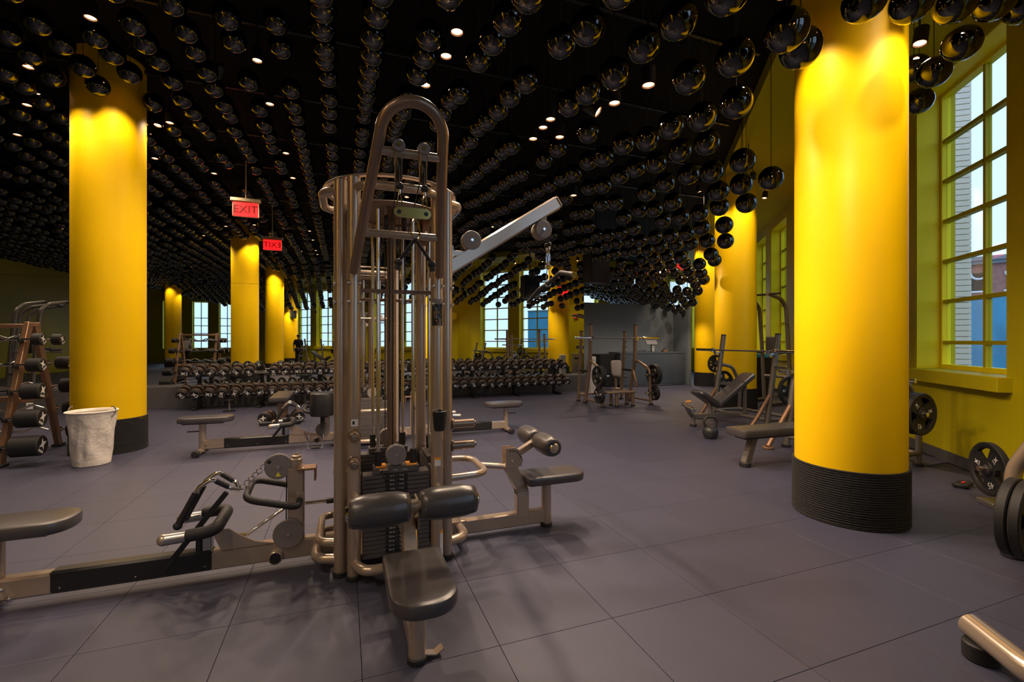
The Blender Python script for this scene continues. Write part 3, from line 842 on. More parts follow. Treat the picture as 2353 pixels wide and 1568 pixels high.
def low_row(root, m, handle=True):
    """long floor beam with a seat at its end, low pulley post and foot plates; outwards=-y; +x is the open side"""
    P = lambda x, s, z: Vector((x, -0.32-s, z))
    MB(m).beam(P(0, -0.02, 0.108), P(0, 1.68, 0.108), 0.075, 0.115, 0.012).build('floor_beam', BRONZE, root)
    MB(m).beam(P(0, 0.70, 0.113), P(0, 1.45, 0.113), 0.083, 0.121, 0.012).build('beam_sleeve', BLKPL, root, label='black plastic sleeve on the beam')
    for s in (0.74, 1.07, 1.40):
        MB(m).sphere(P(0.043, s, 0.085), 0.006, 8, 5).build('sleeve_screw', CHROME, root)
    MB(m).cyl(P(0, 1.68, 0.03), P(0, 1.68, 0.39), 0.038, 24).build('seat_post', BRONZE, root)
    MB(m).tube([P(-0.20, 1.70, 0.04), P(0.20, 1.70, 0.04)], 0.034, 14).build('cross_foot', BRONZE, root)
    for s in (-1, 1): MB(m).cyl(P(s*0.17, 1.70, 0.042), P(s*0.235, 1.70, 0.042), 0.042, 16, 0.008).build('foot_cap', BLKRB, root)
    b = MB(m); [b.sphere(P(0.05, 1.60+k*0.03, 0.07+0.05*k), 0.011, 8, 5) for k in range(3)]; b.build('beam_bolt', CHROME, root)
    seat = MB(m).pad(0.14, 0.30, 0.066, 0.12, 0.12, 0.014, T(0, -0.32-1.64, 0.395)).build('seat', VINYL, root)
    MB(m).box(P(0, 1.66, 0.385), (0.15, 0.44, 0.018), ch=0.003).build('seat_plate', BLKPL, seat, smooth=False)
    MB(m).cyl(P(0, 1.70, 0.28), P(0, 1.84, 0.28), 0.008, 8).build('adjust_pin', BLKPL, root)
    # pulley post
    MB(m).box(P(0, 0.26, 0.36), (0.07, 0.095, 0.50), ch=0.008).build('pulley_post', BRONZE, root, smooth=False)
    MB(m).box(P(0, 0.20, 0.60), (0.11, 0.11, 0.012), ch=0.002).box(P(0, 0.15, 0.565), (0.10, 0.012, 0.08), ch=0.002).build('post_bracket', COPPER, root, smooth=False)
    MB(m).lathe([(0.034, 0.0), (0.036, 0.02), (0.036, 0.05), (0.026, 0.056), (0.03, 0.062), (0.03, 0.07), (0.012, 0.075), (0.012, 0.085)], 20, P(0, 0.26, 0.612)).build('post_roller', BRONZE, root)
    pulley_disc(root, P(0.01, 0.36, 0.625), (1, 0, 0), 0.078, 0.03, 'upper_pulley', PULLEY, m)
    MB(m).prism([(-0.016, -0.014), (0.016, -0.014), (0, 0.014)], 0.0, 0.001, T(0.0257, -0.32-0.36, 0.58) @ Matrix(((0,0,1,0),(1,0,0,0),(0,1,0,0),(0,0,0,1)))).build('warning_triangle', YELLOWP, root, smooth=False)
    pulley_disc(root, P(0.045, 0.30, 0.215), (1, 0, 0), 0.088, 0.028, 'lower_pulley', PULLEY, m)
    MB(m).cyl(P(0.03, 0.37, 0.085), P(0.075, 0.37, 0.085), 0.040, 22, 0.004).build('beam_pulley', BRONZE, root)
    MB(m).cyl(P(0.076, 0.37, 0.085), P(0.080, 0.37, 0.085), 0.031, 20).build('beam_pulley_hub', BLKPL, root)
    for dx in (-0.006, 0.008): MB(m).cyl(P(dx+0.03, 0.315, 0.30), P(dx, 0.315, 0.60), 0.003, 6).build('cable', BLKPL, root)
    MB(m).tube([P(-0.14, 0.24, 0.44), P(-0.14, 0.52, 0.52), P(0.14, 0.52, 0.48), P(0.14, 0.24, 0.40), P(0.036, 0.24, 0.41)], 0.020, 12, 0.07, 6).build('bumper_loop', BLKRB, root, label='black rubber covered loop handle')
    MB(m).box(P(0.036, 0.235, 0.42), (0.01, 0.05, 0.07), ch=0.003).build('loop_bracket', BRONZE, root, smooth=False)
    # horizontal foot loop on a short post
    MB(m).box(P(0, 0.735, 0.225), (0.06, 0.05, 0.15), ch=0.006).build('foot_post', STAINLESS, root, smooth=False)
    MB(m).box(P(0, 0.775, 0.225), (0.065, 0.03, 0.15), ch=0.006).build('foot_post_cover', BLKPL, root, smooth=False)
    MB(m).prism([(-0.98, 0.165), (-0.70, 0.165), (-0.80, 0.19), (-0.88, 0.24), (-0.94, 0.285), (-1.03, 0.285)], -0.006, 0.006, T(0.034, 0, 0) @ Matrix(((0,0,1,0),(1,0,0,0),(0,1,0,0),(0,0,0,1)))).build('gusset_plate', BRONZE, root, smooth=False)
    MB(m).tube([P(0.16, 0.80, 0.318), P(0.16, 0.66, 0.330), P(-0.16, 0.66, 0.345), P(-0.16, 0.80, 0.335)], 0.034, 16, 0.11, 8).build('foot_loop', BLKRB, root, label='black rubber covered foot loop')
    for s in (-1, 1):
        MB(m).tube([P(s*0.16, 0.78, 0.318), P(s*0.16, 0.90, 0.312)], 0.030, 16).build('loop_end', STAINLESS, root)
        MB(m).sphere(P(s*0.16, 0.905, 0.312), 0.032, 14, 8).build('loop_cap', BRONZE, root)
    MB(m).beam(P(0, 0.735, 0.29), P(0, 0.672, 0.335), 0.10, 0.02, 0.004).build('loop_saddle', BRONZE, root)
    MB(m).beam(P(0.09, 0.93, 0.11), P(0.09, 0.62, 0.52), 0.018, 0.030, 0.004).build('release_lever', BLKPL, root)
    MB(m).cyl(P(0.03, 0.93, 0.115), P(0.10, 0.93, 0.115), 0.010, 10).build('lever_pivot', BLKPL, root)

def tower(loc, label, fronts, texts):
    t = thing('cable_tower', label, 'gym machine', loc, PHI)
    pm = MB().cyl((0, 0, 0.02), (0, 0, 2.36), 0.038, 28).mesh('post', BRONZE)
    fm = MB().cyl((0, 0, 0.0), (0, 0, 0.032), 0.045, 24, 0.004).mesh('foot_cap', BLKRB)
    posts = {}
    for k in range(4):
        m = Rz(R(90*k))
        for s in (-1, 1):
            p = m @ Vector((s*0.245, -0.32, 0))
            o = inst('post', pm, t, T(p.x, p.y, 0)); inst('foot_cap', fm, o); posts[(k, s)] = o
        MB(m).tube([(-0.245, -0.32, 2.30), (-0.17, -0.425, 2.30), (0.17, -0.425, 2.30), (0.245, -0.32, 2.30)], 0.026, 14, 0.12, 8).build('top_hoop', BRONZE, t)
        MB(m).tube([(-0.245, -0.32, 0.10), (-0.2, -0.46, 0.10), (0.2, -0.46, 0.10), (0.245, -0.32, 0.10)], 0.030, 14, 0.10, 8).build('base_hoop', BRONZE, t)
        MB(m).tube([(-0.245, -0.32, 1.70), (0.0, -0.30, 1.70), (0.245, -0.32, 1.70)], 0.012, 8, 0.1).build('brace_rod', DKTUBE, t)
        for z in (1.78, 1.665, 0.62, 0.36):
            for s in (-1, 1): MB(m).tube([(s*0.245, -0.32, z-0.006), (s*0.245, -0.32, z+0.006)], 0.0405, 24).build('post_collar', BRONZE, t)
        b = MB(m)
        for z in (1.74, 1.63):
            for s in (-1, 1):
                for dx in (-0.03, 0.03): b.sphere((s*0.245+dx, -0.352, z), 0.012, 10, 6)
        b.build('dome_nut', CHROME, t)
        weight_stack(t, m, texts and k == 0)
        # top pulleys inside the crown
        for s in (-1, 1):
            pulley_disc(t, (s*0.055, -0.22, 2.13), (1, 0, 0), 0.055, 0.018, 'crown_pulley', BLKPL, m)
            for e in (-1, 1): MB(m).box((s*0.055+e*0.014, -0.22, 2.16), (0.004, 0.05, 0.18), ch=0.001).build('pulley_cheek', COPPER, t, smooth=False)
    MB().lathe([(0.395, 2.362), (0.425, 2.362), (0.43, 2.368), (0.425, 2.376), (0.395, 2.376)], 64, closed=True).build('crown_ring', BRONZE, t)
    MB().lathe([(0.19, 2.215), (0.33, 2.215), (0.35, 2.24), (0.342, 2.245), (0.325, 2.225), (0.19, 2.225)], 64, closed=True).build('crown_tray', DKTUBE, t)
    MB().box((0, 0, 2.24), (0.44, 0.44, 0.03), ch=0.006).build('crown_plate', DKTUBE, t, smooth=False)
    MB().box((0, 0, 0.075), (0.44, 0.44, 0.04), ch=0.006).build('base_plate', DKTUBE, t, smooth=False)
    MB().tube([(0, 0, 0.1), (0, 0, 2.24)], 0.03, 16).build('core_tube', DKTUBE, t)
    return t, posts

TW1 = Vector((-0.81, 3.06, 0)); TW2 = Vector((-1.97, 6.35, 0))
tw1, posts1 = tower(TW1, 'bronze four-sided cable tower with front pulldown seat, boom and rowing beam', None, True)
FR, RI, BK, LE = Rz(0), Rz(R(90)), Rz(R(180)), Rz(R(-90))
pulldown_seat(tw1, FR); tcross = arch_front(tw1, FR); u_loop(tw1, FR, 0.50, 0.28)
pulldown_seat(tw1, RI); arm_right(tw1, RI); u_loop(tw1, RI, 0.51, 0.29)
MB(RI).cyl((0, -0.60, 0.51), (0, -0.86, 0.47), 0.022, 14).build('brace_tube', BRONZE, tw1)
MB(FR).cyl((0, -0.60, 0.50), (0, -0.86, 0.47), 0.022, 14).build('brace_tube', BRONZE, tw1)
low_row(tw1, LE); u_loop(tw1, LE, 0.20, 0.12)
# pegs on the posts
def peg(root, p, d, L, r=0.028):
    p = Vector(p); d = Vector(d).normalized()
    o = MB().cyl(p, p + d*L, r, 18, 0.004).build('storage_peg', DKTUBE, root)
    MB().cyl(p + d*(L-0.002), p + d*(L+0.014), r*0.55, 14, 0.003).build('peg_button', STEELB, o)
    MB().cyl(p - d*0.002, p + d*0.012, r*1.35, 20, 0.003).build('peg_flange', DKTUBE, o)
for z in (0.855, 0.70): peg(tw1, (-0.245, -0.355, z), (0.0, -1, 0), 0.09)
for z in (0.86, 0.72): peg(tw1, (0.355, -0.245, z), (1, 0, 0), 0.15)
# cup holder on the front right post
cup = MB().lathe([(0.030, 0.0), (0.034, 0.01), (0.044, 0.12), (0.040, 0.12), (0.031, 0.016), (0.0001, 0.014)], 26, (0.245, -0.40, 0.855)).build('bottle_holder', BLKPL, tw1)
MB().torus((0.245, -0.40, 0.975), 0.042, 0.0035, (0, 0, 1)).build('holder_rim', CHROME, cup)
# instruction placard and stickers, wrapped on the front of the posts
def post_label(root, x, z0, z1, material, name, a0=-60, a1=50, r=0.0388, y=-0.32):
    b = MB(); n = 10; vs_ = []; fs = []
    for k in range(n+1):
        a = R(-90 + a0 + (a1-a0)*k/n)
        for z in (z0, z1): vs_.append((x+math.cos(a)*r, y+math.sin(a)*r, z))
    for k in range(n): fs.append((2*k, 2*k+2, 2*k+3, 2*k+1))
    b._add(vs_, fs); return b.build(name, material, root)
pl = post_label(tw1, 0.245, 1.495, 1.66, BLKPL, 'instruction_placard')
post_label(pl, 0.245, 1.628, 1.658, PULLEY, 'placard_heading', r=0.0390)
def on_post(a_deg, z, r=0.0394):
    a = R(-90+a_deg); return Vector((0.245+math.cos(a)*r, -0.32+math.sin(a)*r, z))
def stroke(pts, w, material, name):
    b = MB(); b.tube([on_post(a, z) for a, z in pts], w, 5); return b.build(name, material, pl)
for da, dz, figc in ((0, 0, ORANGEP), (34, -0.068, ORANGEP)):
    stroke([(-38+da, 1.618+dz), (-22+da, 1.600+dz), (-10+da, 1.603+dz), (-12+da, 1.548+dz), (-20+da, 1.548+dz), (-22+da, 1.598+dz)], 0.0011, WHITEP, 'pictogram_machine')
    stroke([(-40+da, 1.585+dz), (-38+da, 1.568+dz), (-28+da, 1.582+dz), (-37+da, 1.565+dz), (-34+da, 1.548+dz)], 0.0016, figc, 'pictogram_figure')
    stroke([(-34+da, 1.538+dz), (-24+da, 1.546+dz), (-12+da, 1.544+dz)], 0.0011, WHITEP, 'pictogram_base')
for a, z in ((2, 1.577), (-14, 1.527)): MB().sphere(on_post(a, z), 0.0042, 10, 6).build('orange_dot', ORANGEP, pl)
s1 = post_label(tw1, 0.245, 0.628, 0.680, WHITEP, 'warning_sticker', -32, 26); post_label(s1, 0.245, 0.667, 0.681, ORANGEP, 'orange_heading', -33, 27, 0.0390)
s2 = post_label(tw1, 0.245, 0.06, 0.225, WHITEP, 'warning_sticker', 18, 62); post_label(s2, 0.245, 0.21, 0.226, ORANGEP, 'orange_heading', 17, 63, 0.0390)
s3 = post_label(tw1, -0.245, 0.905, 0.945, WHITEP, 'small_sticker', -25, 35); post_label(s3, -0.245, 0.915, 0.935, BLKPL, 'sticker_print', -15, 5, 0.0391)

tw2, posts2 = tower(TW2, 'bronze cable tower with two rowing beams behind the larger pulldown tower', None, False)
low_row(tw2, LE); low_row(tw2, RI); u_loop(tw2, FR, 0.50, 0.20)
MB().pad(0.15, 0.16, 0.30, 0.12, 0.05, 0.02, T(-0.62, -0.14, 0.42)).build('pulley_shroud', BLKPL, tw2)
MB().beam((-0.62, -0.14, 0.15), (-0.62, -0.05, 0.45), 0.05, 0.05).build('shroud_bracket', BLKPL, tw2)

def tw(p, base=TW1, rot=None):      # tower-local to world
    q = Rz(PHI) @ ((rot or Matrix.Identity(4)) @ Vector(p)); return Vector((q.x+base.x, q.y+base.y, q.z))
# spreader plate with carabiner and rope, hanging from the arch pulleys
sp = thing('rope_attachment', 'gold spreader plate with carabiner and black triceps rope on the pulldown arch', 'rope handle', tw((0, -0.32-tcross-0.062, 1.985)), PHI)
ol = []
for k in range(9): a = R(90+180*k/8); ol.append((-0.062+math.cos(a)*0.024, math.sin(a)*0.024))
for k in range(9): a = R(-90+180*k/8); ol.append((0.062+math.cos(a)*0.024, math.sin(a)*0.024))
MB().prism(ol, -0.004, 0.004, T(0, -0.012, 0.012) @ Rx(R(90))).build('spreader_plate', mat('gold_plated_steel', (0.75, 0.62, 0.22), 0.22, metal=1.0), sp)
for s in (-1, 1): MB().cyl((s*0.062, -0.018, 0.012), (s*0.062, -0.006, 0.012), 0.010, 16).build('plate_eye', BLKPL, sp)
carabiner(MB(), (0.012, -0.012, -0.062), 0.105, 0.026, 0.0042).build('carabiner', CHROME, sp)
for s in (-1, 1):
    r_ = MB().tube([(0.012, -0.012, -0.108), (0.012+s*0.03, -0.012, -0.15), (0.012+s*0.075, -0.012, -0.215)], 0.008, 8).build('rope_strand', ROPE, sp)
    MB().sphere((0.012+s*0.077, -0.012, -0.222), 0.019, 12, 8).cyl((0.012+s*0.077, -0.012, -0.225), (0.012+s*0.082, -0.012, -0.255), 0.014, 12).build('rope_end', BLKRB, r_)
# lat bar hanging from the boom
C = tw((0, -1.155, 1.835), rot=RI)
lat = thing('lat_bar', 'black bent lat bar hanging by clips from the boom pulley', 'lat bar', C, 0)
W_ = [pix(1213, 690, 3.80), pix(1238, 660, 3.60), pix(1257, 648, 3.45), pix(1286, 622, 3.17), pix(1316, 626, 2.93)]
off = C - W_[2]
pts = [p + off - C for p in W_]
MB().tube(pts, 0.0165, 12, 0.05, 5).build('bar', BLKRB, lat)
for a, b in ((0, 1), (4, 3)):
    d = (pts[a]-pts[b]).normalized(); MB().cyl(pts[a]-d*0.004, pts[a]+d*0.01, 0.018, 14, 0.002).build('end_cap', CHROME, lat)
MB().cyl(pts[2]-(pts[3]-pts[1]).normalized()*0.015, pts[2]+(pts[3]-pts[1]).normalized()*0.015, 0.021, 14).build('centre_collar', CHROME, lat)
carabiner(MB(), (0, 0, 0.07), 0.10, 0.016, 0.0038).build('clip', CHROME, lat)
MB().torus((0, 0, 0.132), 0.019, 0.005, (0, 1, 0), 18, 7).build('eye_ring', CHROME, lat)
# close-grip row handle, chain, straight bar at the rowing stations
def row_handle(base, rot, label, chain=True):
    P = lambda x, s, z: tw((x, -0.32-s, z), base, rot)
    o0 = P(0.0, 0.70, 0.45)
    h = thing('row_handle', label, 'row handle', o0, 0)
    L = lambda x, s, z: P(x, s, z) - o0
    for s in (-1, 1):
        MB().tube([L(0, 0.575, 0.50), L(s*0.06, 0.60, 0.53), L(s*0.075, 0.70, 0.60), L(s*0.07, 0.76, 0.56), L(s*0.07, 0.86, 0.36)], 0.012, 10, 0.035, 5).build('bent_rod', CHROME, h)
        MB().cyl(L(s*0.071, 0.775, 0.53), L(s*0.07, 0.862, 0.355), 0.019, 14, 0.003).build('grip', BLKRB, h)
        MB().sphere(L(s*0.07, 0.865, 0.35), 0.024, 12, 8).build('grip_knob', BLKRB, h)
        MB().cyl(L(s*0.062, 0.615, 0.541), L(s*0.073, 0.68, 0.587), 0.015, 12).build('rod_sleeve', BLKRB, h)
    if chain:
        A, B = L(0, 0.565, 0.505), L(0.01, 0.41, 0.66); n = 7
        for k in range(n):
            c = A.lerp(B, (k+0.5)/n); d = (B-A).normalized()
            MB().torus(c, 0.011, 0.0028, d.cross(Vector((0, 0, 1)) if k % 2 else Vector((1, 0.3, 0.2))), 14, 5, sc=(1.35, 1.35)).build('chain_link', CHROME, h)
        MB().sphere(B, 0.02, 12, 8).build('stop_ball', BLKRB, h)
    return h
row_handle(TW1, LE, 'chrome close-grip row handle chained to the near rowing post')
row_handle(TW2, LE, 'chrome close-grip row handle at the rowing seat near the wide yellow column')
P = lambda x, s, z: tw((x, -0.32-s, z), TW1, LE)
sb = thing('straight_bar_handle', 'chrome straight bar with black grips laid across the near rowing beam', 'bar handle', P(0.0, 0.35, 0.18), 0)
o0 = P(0.0, 0.35, 0.18)
pp = [P(-0.10, -0.02, 0.34) - o0, P(-0.09, 0.22, 0.345) - o0, P(-0.085, 0.33, 0.335) - o0, P(-0.02, 0.56, 0.20) - o0]
MB().tube(pp, 0.011, 10, 0.04, 5).build('bar', CHROME, sb)
MB().cyl(pp[0], pp[0].lerp(pp[1], 0.45), 0.018, 12).build('grip', BLKRB, sb)
MB().cyl(pp[1].lerp(pp[2], 0.1), pp[1].lerp(pp[2], 0.85), 0.018, 12).build('grip', BLKRB, sb)
MB().box(pp[3], (0.05, 0.035, 0.05), Rz(PHI).to_3x3(), 0.004).build('swivel_block', CHROME, sb, smooth=False)
o0 = tw((-0.70, -0.28, 0.0), TW2)
dh = thing('stirrup_handle', 'chrome stirrup handle with black straps resting on the floor', 'stirrup handle', o0, PHI)
MB().tube([(-0.07, 0, 0.20), (-0.09, 0, 0.03), (0.09, 0, 0.03), (0.10, 0, 0.20)], 0.010, 10, 0.02, 4).build('stirrup', CHROME, dh)
MB().cyl((-0.05, 0, 0.03), (0.06, 0, 0.03), 0.016, 12).build('grip', BLKRB, dh)
for x, x2 in ((-0.09, -0.13), (0.10, 0.05)): MB().beam((x+0.02*(x < 0), 0, 0.10), (x2, 0, 0.24), 0.025, 0.006).build('strap', BLKPL, dh, smooth=False)
# ================================================================ FREE WEIGHTS
ZX = Matrix(((0,0,1,0),(1,0,0,0),(0,1,0,0),(0,0,0,1)))     # prism outline (y,z) extruded in x
# ---- dumbbell racks along the mirror
def star_mark(s):
    b = MB(); pts = []
    for k in range(8):
        a = R(45*k + 22.5 - 22.5); r = s if k % 2 else s*0.36
        pts.append((math.cos(a)*r*0.85, math.sin(a)*r + s*0.18))
    n = len(pts); b._add([(x, y, 0) for x, y in pts] + [(0, s*0.18, 0)], [(i, (i+1) % n, n) for i in range(n)])
    for x0 in (-0.55, -0.12, 0.30):
        b._add([(x0*s, -1.05*s, 0), ((x0+0.30)*s, -1.05*s, 0), ((x0+0.30)*s, -0.68*s, 0), (x0*s, -0.68*s, 0)], [(0, 1, 2, 3)])
    return b
mark_me = star_mark(0.060).mesh('logo_mark', WHITEP, smooth=False)
def head_mesh(r, L): return MB().lathe([(r*0.35, -L/2), (r*0.86, -L/2), (r, -L/2+0.012), (r, L/2-0.02), (r*0.93, L/2-0.006), (r*0.90, L/2), (r*0.80, L/2-0.004), (0.0001, L/2-0.004)], 24).mesh('head', BLKRB)
dh_me = head_mesh(0.092, 0.12)
hd_me = MB().tube([(0, 0, -0.08), (0, 0, -0.03), (0, 0, 0.03), (0, 0, 0.08)], [0.014, 0.017, 0.017, 0.014], 12).mesh('handle', CHROME)
ring_b = MB().lathe([(0.093, -0.004), (0.0955, 0), (0.0955, 0.016), (0.093, 0.02)], 24).mesh('head_band', COPPER)
def dumbbell(label, group):
    t = thing('dumbbell', label, 'dumbbell', (0, 0, 0), 0, group)
    inst('handle', hd_me, t)
    for s in (1, -1):
        h = inst('head', dh_me, t, T(0, 0, s*0.125) @ (Matrix.Identity(4) if s > 0 else Rx(R(180))))
        inst('logo_mark', mark_me, h, T(0, -0.006, 0.0575))
        inst('head_band', ring_b, h, T(0, 0, -0.052))
    return t
RACK_U0, RACK_L, NR = -3.12, 2.92, 3
proto = None
rr_ = random.Random(3)
names = ('end towards the wide yellow column', 'middle behind the cable towers', 'end towards the squat rack')
for k in range(NR):
    uc = RACK_U0 + RACK_L*(k+0.5)
    t = thing('dumbbell_rack', 'black two-tier dumbbell rack before the mirror, ' + names[k], 'rack', uv(uc, 10.95, 0), PHI)
    for zc, yc, nm in ((0.70, 0.06, 'upper'), (0.285, -0.10, 'lower')):
        tl = R(-18)
        b = MB(T(0, yc, zc) @ Rx(-tl*-1))
        sh = b.box((0, -0.105, 0), (RACK_L-0.02, 0.05, 0.02), ch=0.004).box((0, 0.105, 0), (RACK_L-0.02, 0.05, 0.02), ch=0.004).box((0, -0.16, -0.02), (RACK_L-0.02, 0.012, 0.04), ch=0.003).box((0, 0.0, -0.012), (RACK_L-0.02, 0.16, 0.008)).build(nm+'_shelf', BLKPL, t, smooth=False)
    for s in (-0.92, 0.0, 0.92):
        x = s*1.25
        MB().beam((x, 0.20, 0.03), (x, 0.18, 0.74), 0.06, 0.07, 0.005).beam((x, -0.24, 0.025), (x, 0.26, 0.025), 0.06, 0.05, 0.005).beam((x, 0.18, 0.66), (x, -0.02, 0.64), 0.05, 0.05, 0.005).beam((x, 0.19, 0.30), (x, -0.18, 0.23), 0.05, 0.05, 0.005).build('leg_frame', BLKPL, t, smooth=False)
n_db = 38
for tier, (zc, yc) in enumerate(((0.70, 0.06), (0.285, -0.10))):
    for k in range(n_db):
        u = RACK_U0 + 0.115 + 0.2295*k
        if tier == 0 and k in (6,): continue
        lab = ('black round dumbbell with white star mark on the upper tier of the racks', 'black round dumbbell with white star mark on the lower tier of the racks')[tier]
        if proto is None: d = proto = dumbbell(lab, 'dumbbells on the upper tier')
        else: d = copy_tree(proto)
        tag(d, lab, 'dumbbell', ('dumbbells on the upper tier', 'dumbbells on the lower tier')[tier])
        mtx = Rz(PHI) @ T(u, 10.95+yc, zc) @ Rx(R(18)) @ T(0, 0, 0.105) @ Rx(R(90)) @ Rz(rr_.uniform(0, 6.28))
        d.matrix_world = mtx

# ---- weight plates and barbells
def plate_mesh(r, th):
    b = MB(); n = 48
    prof = [(r*0.13, -th/2), (r*0.24, -th/2), (r*0.27, -th*0.30), (r*0.40, -th*0.28)]
    # hub and rim with three spokes
    b.lathe([(r*0.12, -th/2), (r*0.25, -th/2), (r*0.27, -th*0.28), (r*0.40, -th*0.28), (r*0.40, th*0.28), (r*0.27, th*0.28), (r*0.25, th/2), (r*0.12, th/2)], n, closed=True)
    b.lathe([(r*0.78, -th*0.28), (r*0.82, -th*0.45), (r*0.97, -th*0.5), (r, -th*0.36), (r, th*0.36), (r*0.97, th*0.5), (r*0.82, th*0.45), (r*0.78, th*0.28)], n, closed=True)
    for k in range(3):
        a0 = 120*k; ol = []
        for a in range(-34, 35, 4): ol.append((math.cos(R(a0+a))*r*0.80, math.sin(R(a0+a))*r*0.80))
        for a in range(46, -47, -8): ol.append((math.cos(R(a0+a))*r*0.38, math.sin(R(a0+a))*r*0.38))
        b.prism(ol, -th*0.28, th*0.28)
    return b.mesh('plate_body', BLKRB)
PL45 = plate_mesh(0.225, 0.05); PL25 = plate_mesh(0.165, 0.04)
T45 = text_mesh('45', 0.075, WHITEP, 0.0006); 
bush_me = MB().lathe([(0.026, -0.028), (0.034, -0.028), (0.034, 0.028), (0.026, 0.028)], 24, closed=True).mesh('hub_bush', STEELB)
def plate(loc, axis, label, group=None, big=True, roll=0.0):
    t = thing('weight_plate', label, 'weight plate', loc, 0, group)
    rm = Vector((0, 0, 1)).rotation_difference(Vector(axis)).to_matrix().to_4x4() @ Rz(R(roll))
    body = inst('plate_body', PL45 if big else PL25, t, rm)
    inst('hub_bush', bush_me, t, rm)
    r = 0.6 if big else 0.44
    for s in (1, -1):
        f = 1 if s > 0 else -1
        zz = 0.0148 if big else 0.0120
        mm = (Matrix.Identity(4) if s > 0 else Rx(R(180)))
        if big: inst('number_45', T45, body, mm @ Rz(R(120)) @ T(0.135, 0, zz) @ Rz(R(-90)))
        for a in (0, 240): inst('star_mark', mark_me, body, mm @ Rz(R(a)) @ T(0.13 if big else 0.1, 0, zz+0.0004) @ Rz(R(-90)) @ Matrix.Scale(0.55, 4))
    return t
def barbell(loc, rotz, label):
    t = thing('barbell', label, 'barbell', loc, rotz)
    MB().cyl((-0.66, 0, 0), (0.66, 0, 0), 0.0145, 14).build('shaft', STEELB, t)
    for s in (-1, 1):
        MB().cyl((s*0.69, 0, 0), (s*1.10, 0, 0), 0.025, 18, 0.003).build('sleeve', CHROME, t)
        MB().cyl((s*0.655, 0, 0), (s*0.69, 0, 0), 0.038, 18, 0.004).build('collar', CHROME, t)
    return t

# ---- squat rack by the mirror end
SRO = uv(5.71, 8.9)
sr = thing('squat_rack', 'dark steel squat rack with spotter step before the reception desk', 'squat rack', SRO, PHI)
for s in (-1, 1):
    x = s*0.585
    MB().tube([(x, 0.18, 0.02), (x, -0.04, 0.95), (x, -0.06, 1.76)], 0.042, 16, 0.3).build('front_upright', DKTUBE, sr)
    MB().tube([(x, 0.50, 0.02), (x, 0.42, 0.9), (x, 0.36, 1.62)], 0.036, 16, 0.3).build('rear_upright', DKTUBE, sr)
    for y, z, r in ((0.18, 0, 0.06), (0.50, 0, 0.052)): MB().cyl((x, y, 0), (x, y, 0.035), r, 18, 0.006).build('foot_cap', BLKRB, sr)
    for y, z in ((-0.06, 1.755), (0.36, 1.615)): MB().cyl((x, y, z), (x, y, z+0.02), 0.046, 16, 0.006).build('top_cap', BLKRB, sr)
    MB().beam((x, 0.02, 0.72), (x, 0.44, 0.72), 0.05, 0.05, 0.004).build('side_rail', BLKPL, sr)
    MB().cyl((x, 0.16, 0.17), (x, 0.49, 0.17), 0.028, 12).build('lower_side_rail', DKTUBE, sr)
    for k in range(5):
        z = 0.98 + 0.13*k
        MB().tube([(x, 0.36+0.06*(1.6-z)-0.035, z), (x, 0.36+0.06*(1.6-z)-0.08, z), (x, 0.36+0.06*(1.6-z)-0.085, z+0.04)], 0.010, 8).build('rear_hook', CHROME, sr)
    MB().beam((x, -0.045, 1.425), (x, -0.145, 1.425), 0.05, 0.03, 0.003).beam((x, -0.14, 1.43), (x, -0.15, 1.50), 0.05, 0.02, 0.003).build('bar_hook', CHROME, sr, smooth=False)
    MB().tube([(x, 0.02, 0.95), (x+s*0.01, -0.18, 0.93), (x+s*0.02, -0.56, 0.78), (x+s*0.02, -0.60, 0.03)], 0.032, 14, 0.16, 8).build('plate_post', DKTUBE, sr)
    MB().cyl((x+s*0.02, -0.60, 0), (x+s*0.02, -0.60, 0.035), 0.05, 18, 0.006).build('foot_cap', BLKRB, sr)
    for z in (0.66, 0.26):
        MB().cyl((x-s*0.12, -0.60, z), (x+s*0.26, -0.60, z), 0.0245, 16, 0.003).build('plate_peg', CHROME, sr)
    MB().cyl((x, 0.18, 0.09), (x+s*0.02, -0.60, 0.09), 0.024, 12).build('floor_rail', DKTUBE, sr)
MB().cyl((-0.6, 0.49, 0.17), (0.6, 0.49, 0.17), 0.028, 12).build('rear_cross_rail', DKTUBE, sr)
MB().box((-0.18, -0.50, 0.305), (0.74, 0.34, 0.03), ch=0.006).build('spotter_step', DKTUBE, sr, smooth=False)
for x in (-0.28, 0.12):
    for y in (-0.62, -0.40):
        MB().cyl((x, y, 0.03), (x, y, 0.29), 0.036, 16).build('step_leg', DKTUBE, sr); MB().cyl((x, y, 0), (x, y, 0.035), 0.05, 16, 0.006).build('foot_cap', BLKRB, sr)
MB().tube([(0.56, -0.02, 0.72), (0.50, -0.14, 0.62), (0.48, -0.24, 0.48), (0.48, -0.26, 0.35)], 0.022, 10, 0.1).build('spotter_arm', COPPER, sr)
g_sr = 'plates stored on the squat rack'
def srp(x, y, z): q = Rz(PHI) @ Vector((x, y, z)); return Vector((q.x+SRO.x, q.y+SRO.y, q.z))
for s in (-1, 1):
    side = 'mirror side' if s < 0 else 'desk side'
    for k in range(2): plate(srp(s*(0.585+0.08+0.055*k), -0.60, 0.66), M*s, 'large black weight plate on the upper peg of the squat rack, ' + side, g_sr + ' upper peg ' + side, True, 40*k)
    for k in range(2): plate(srp(s*(0.585+0.08+0.046*k), -0.60, 0.26), M*s, 'smaller black weight plate on the lower peg of the squat rack, ' + side, g_sr + ' lower peg ' + side, False, 70*k)
barbell(srp(0.10, -0.115, 1.4675), PHI, 'chrome barbell resting on the squat rack hooks')

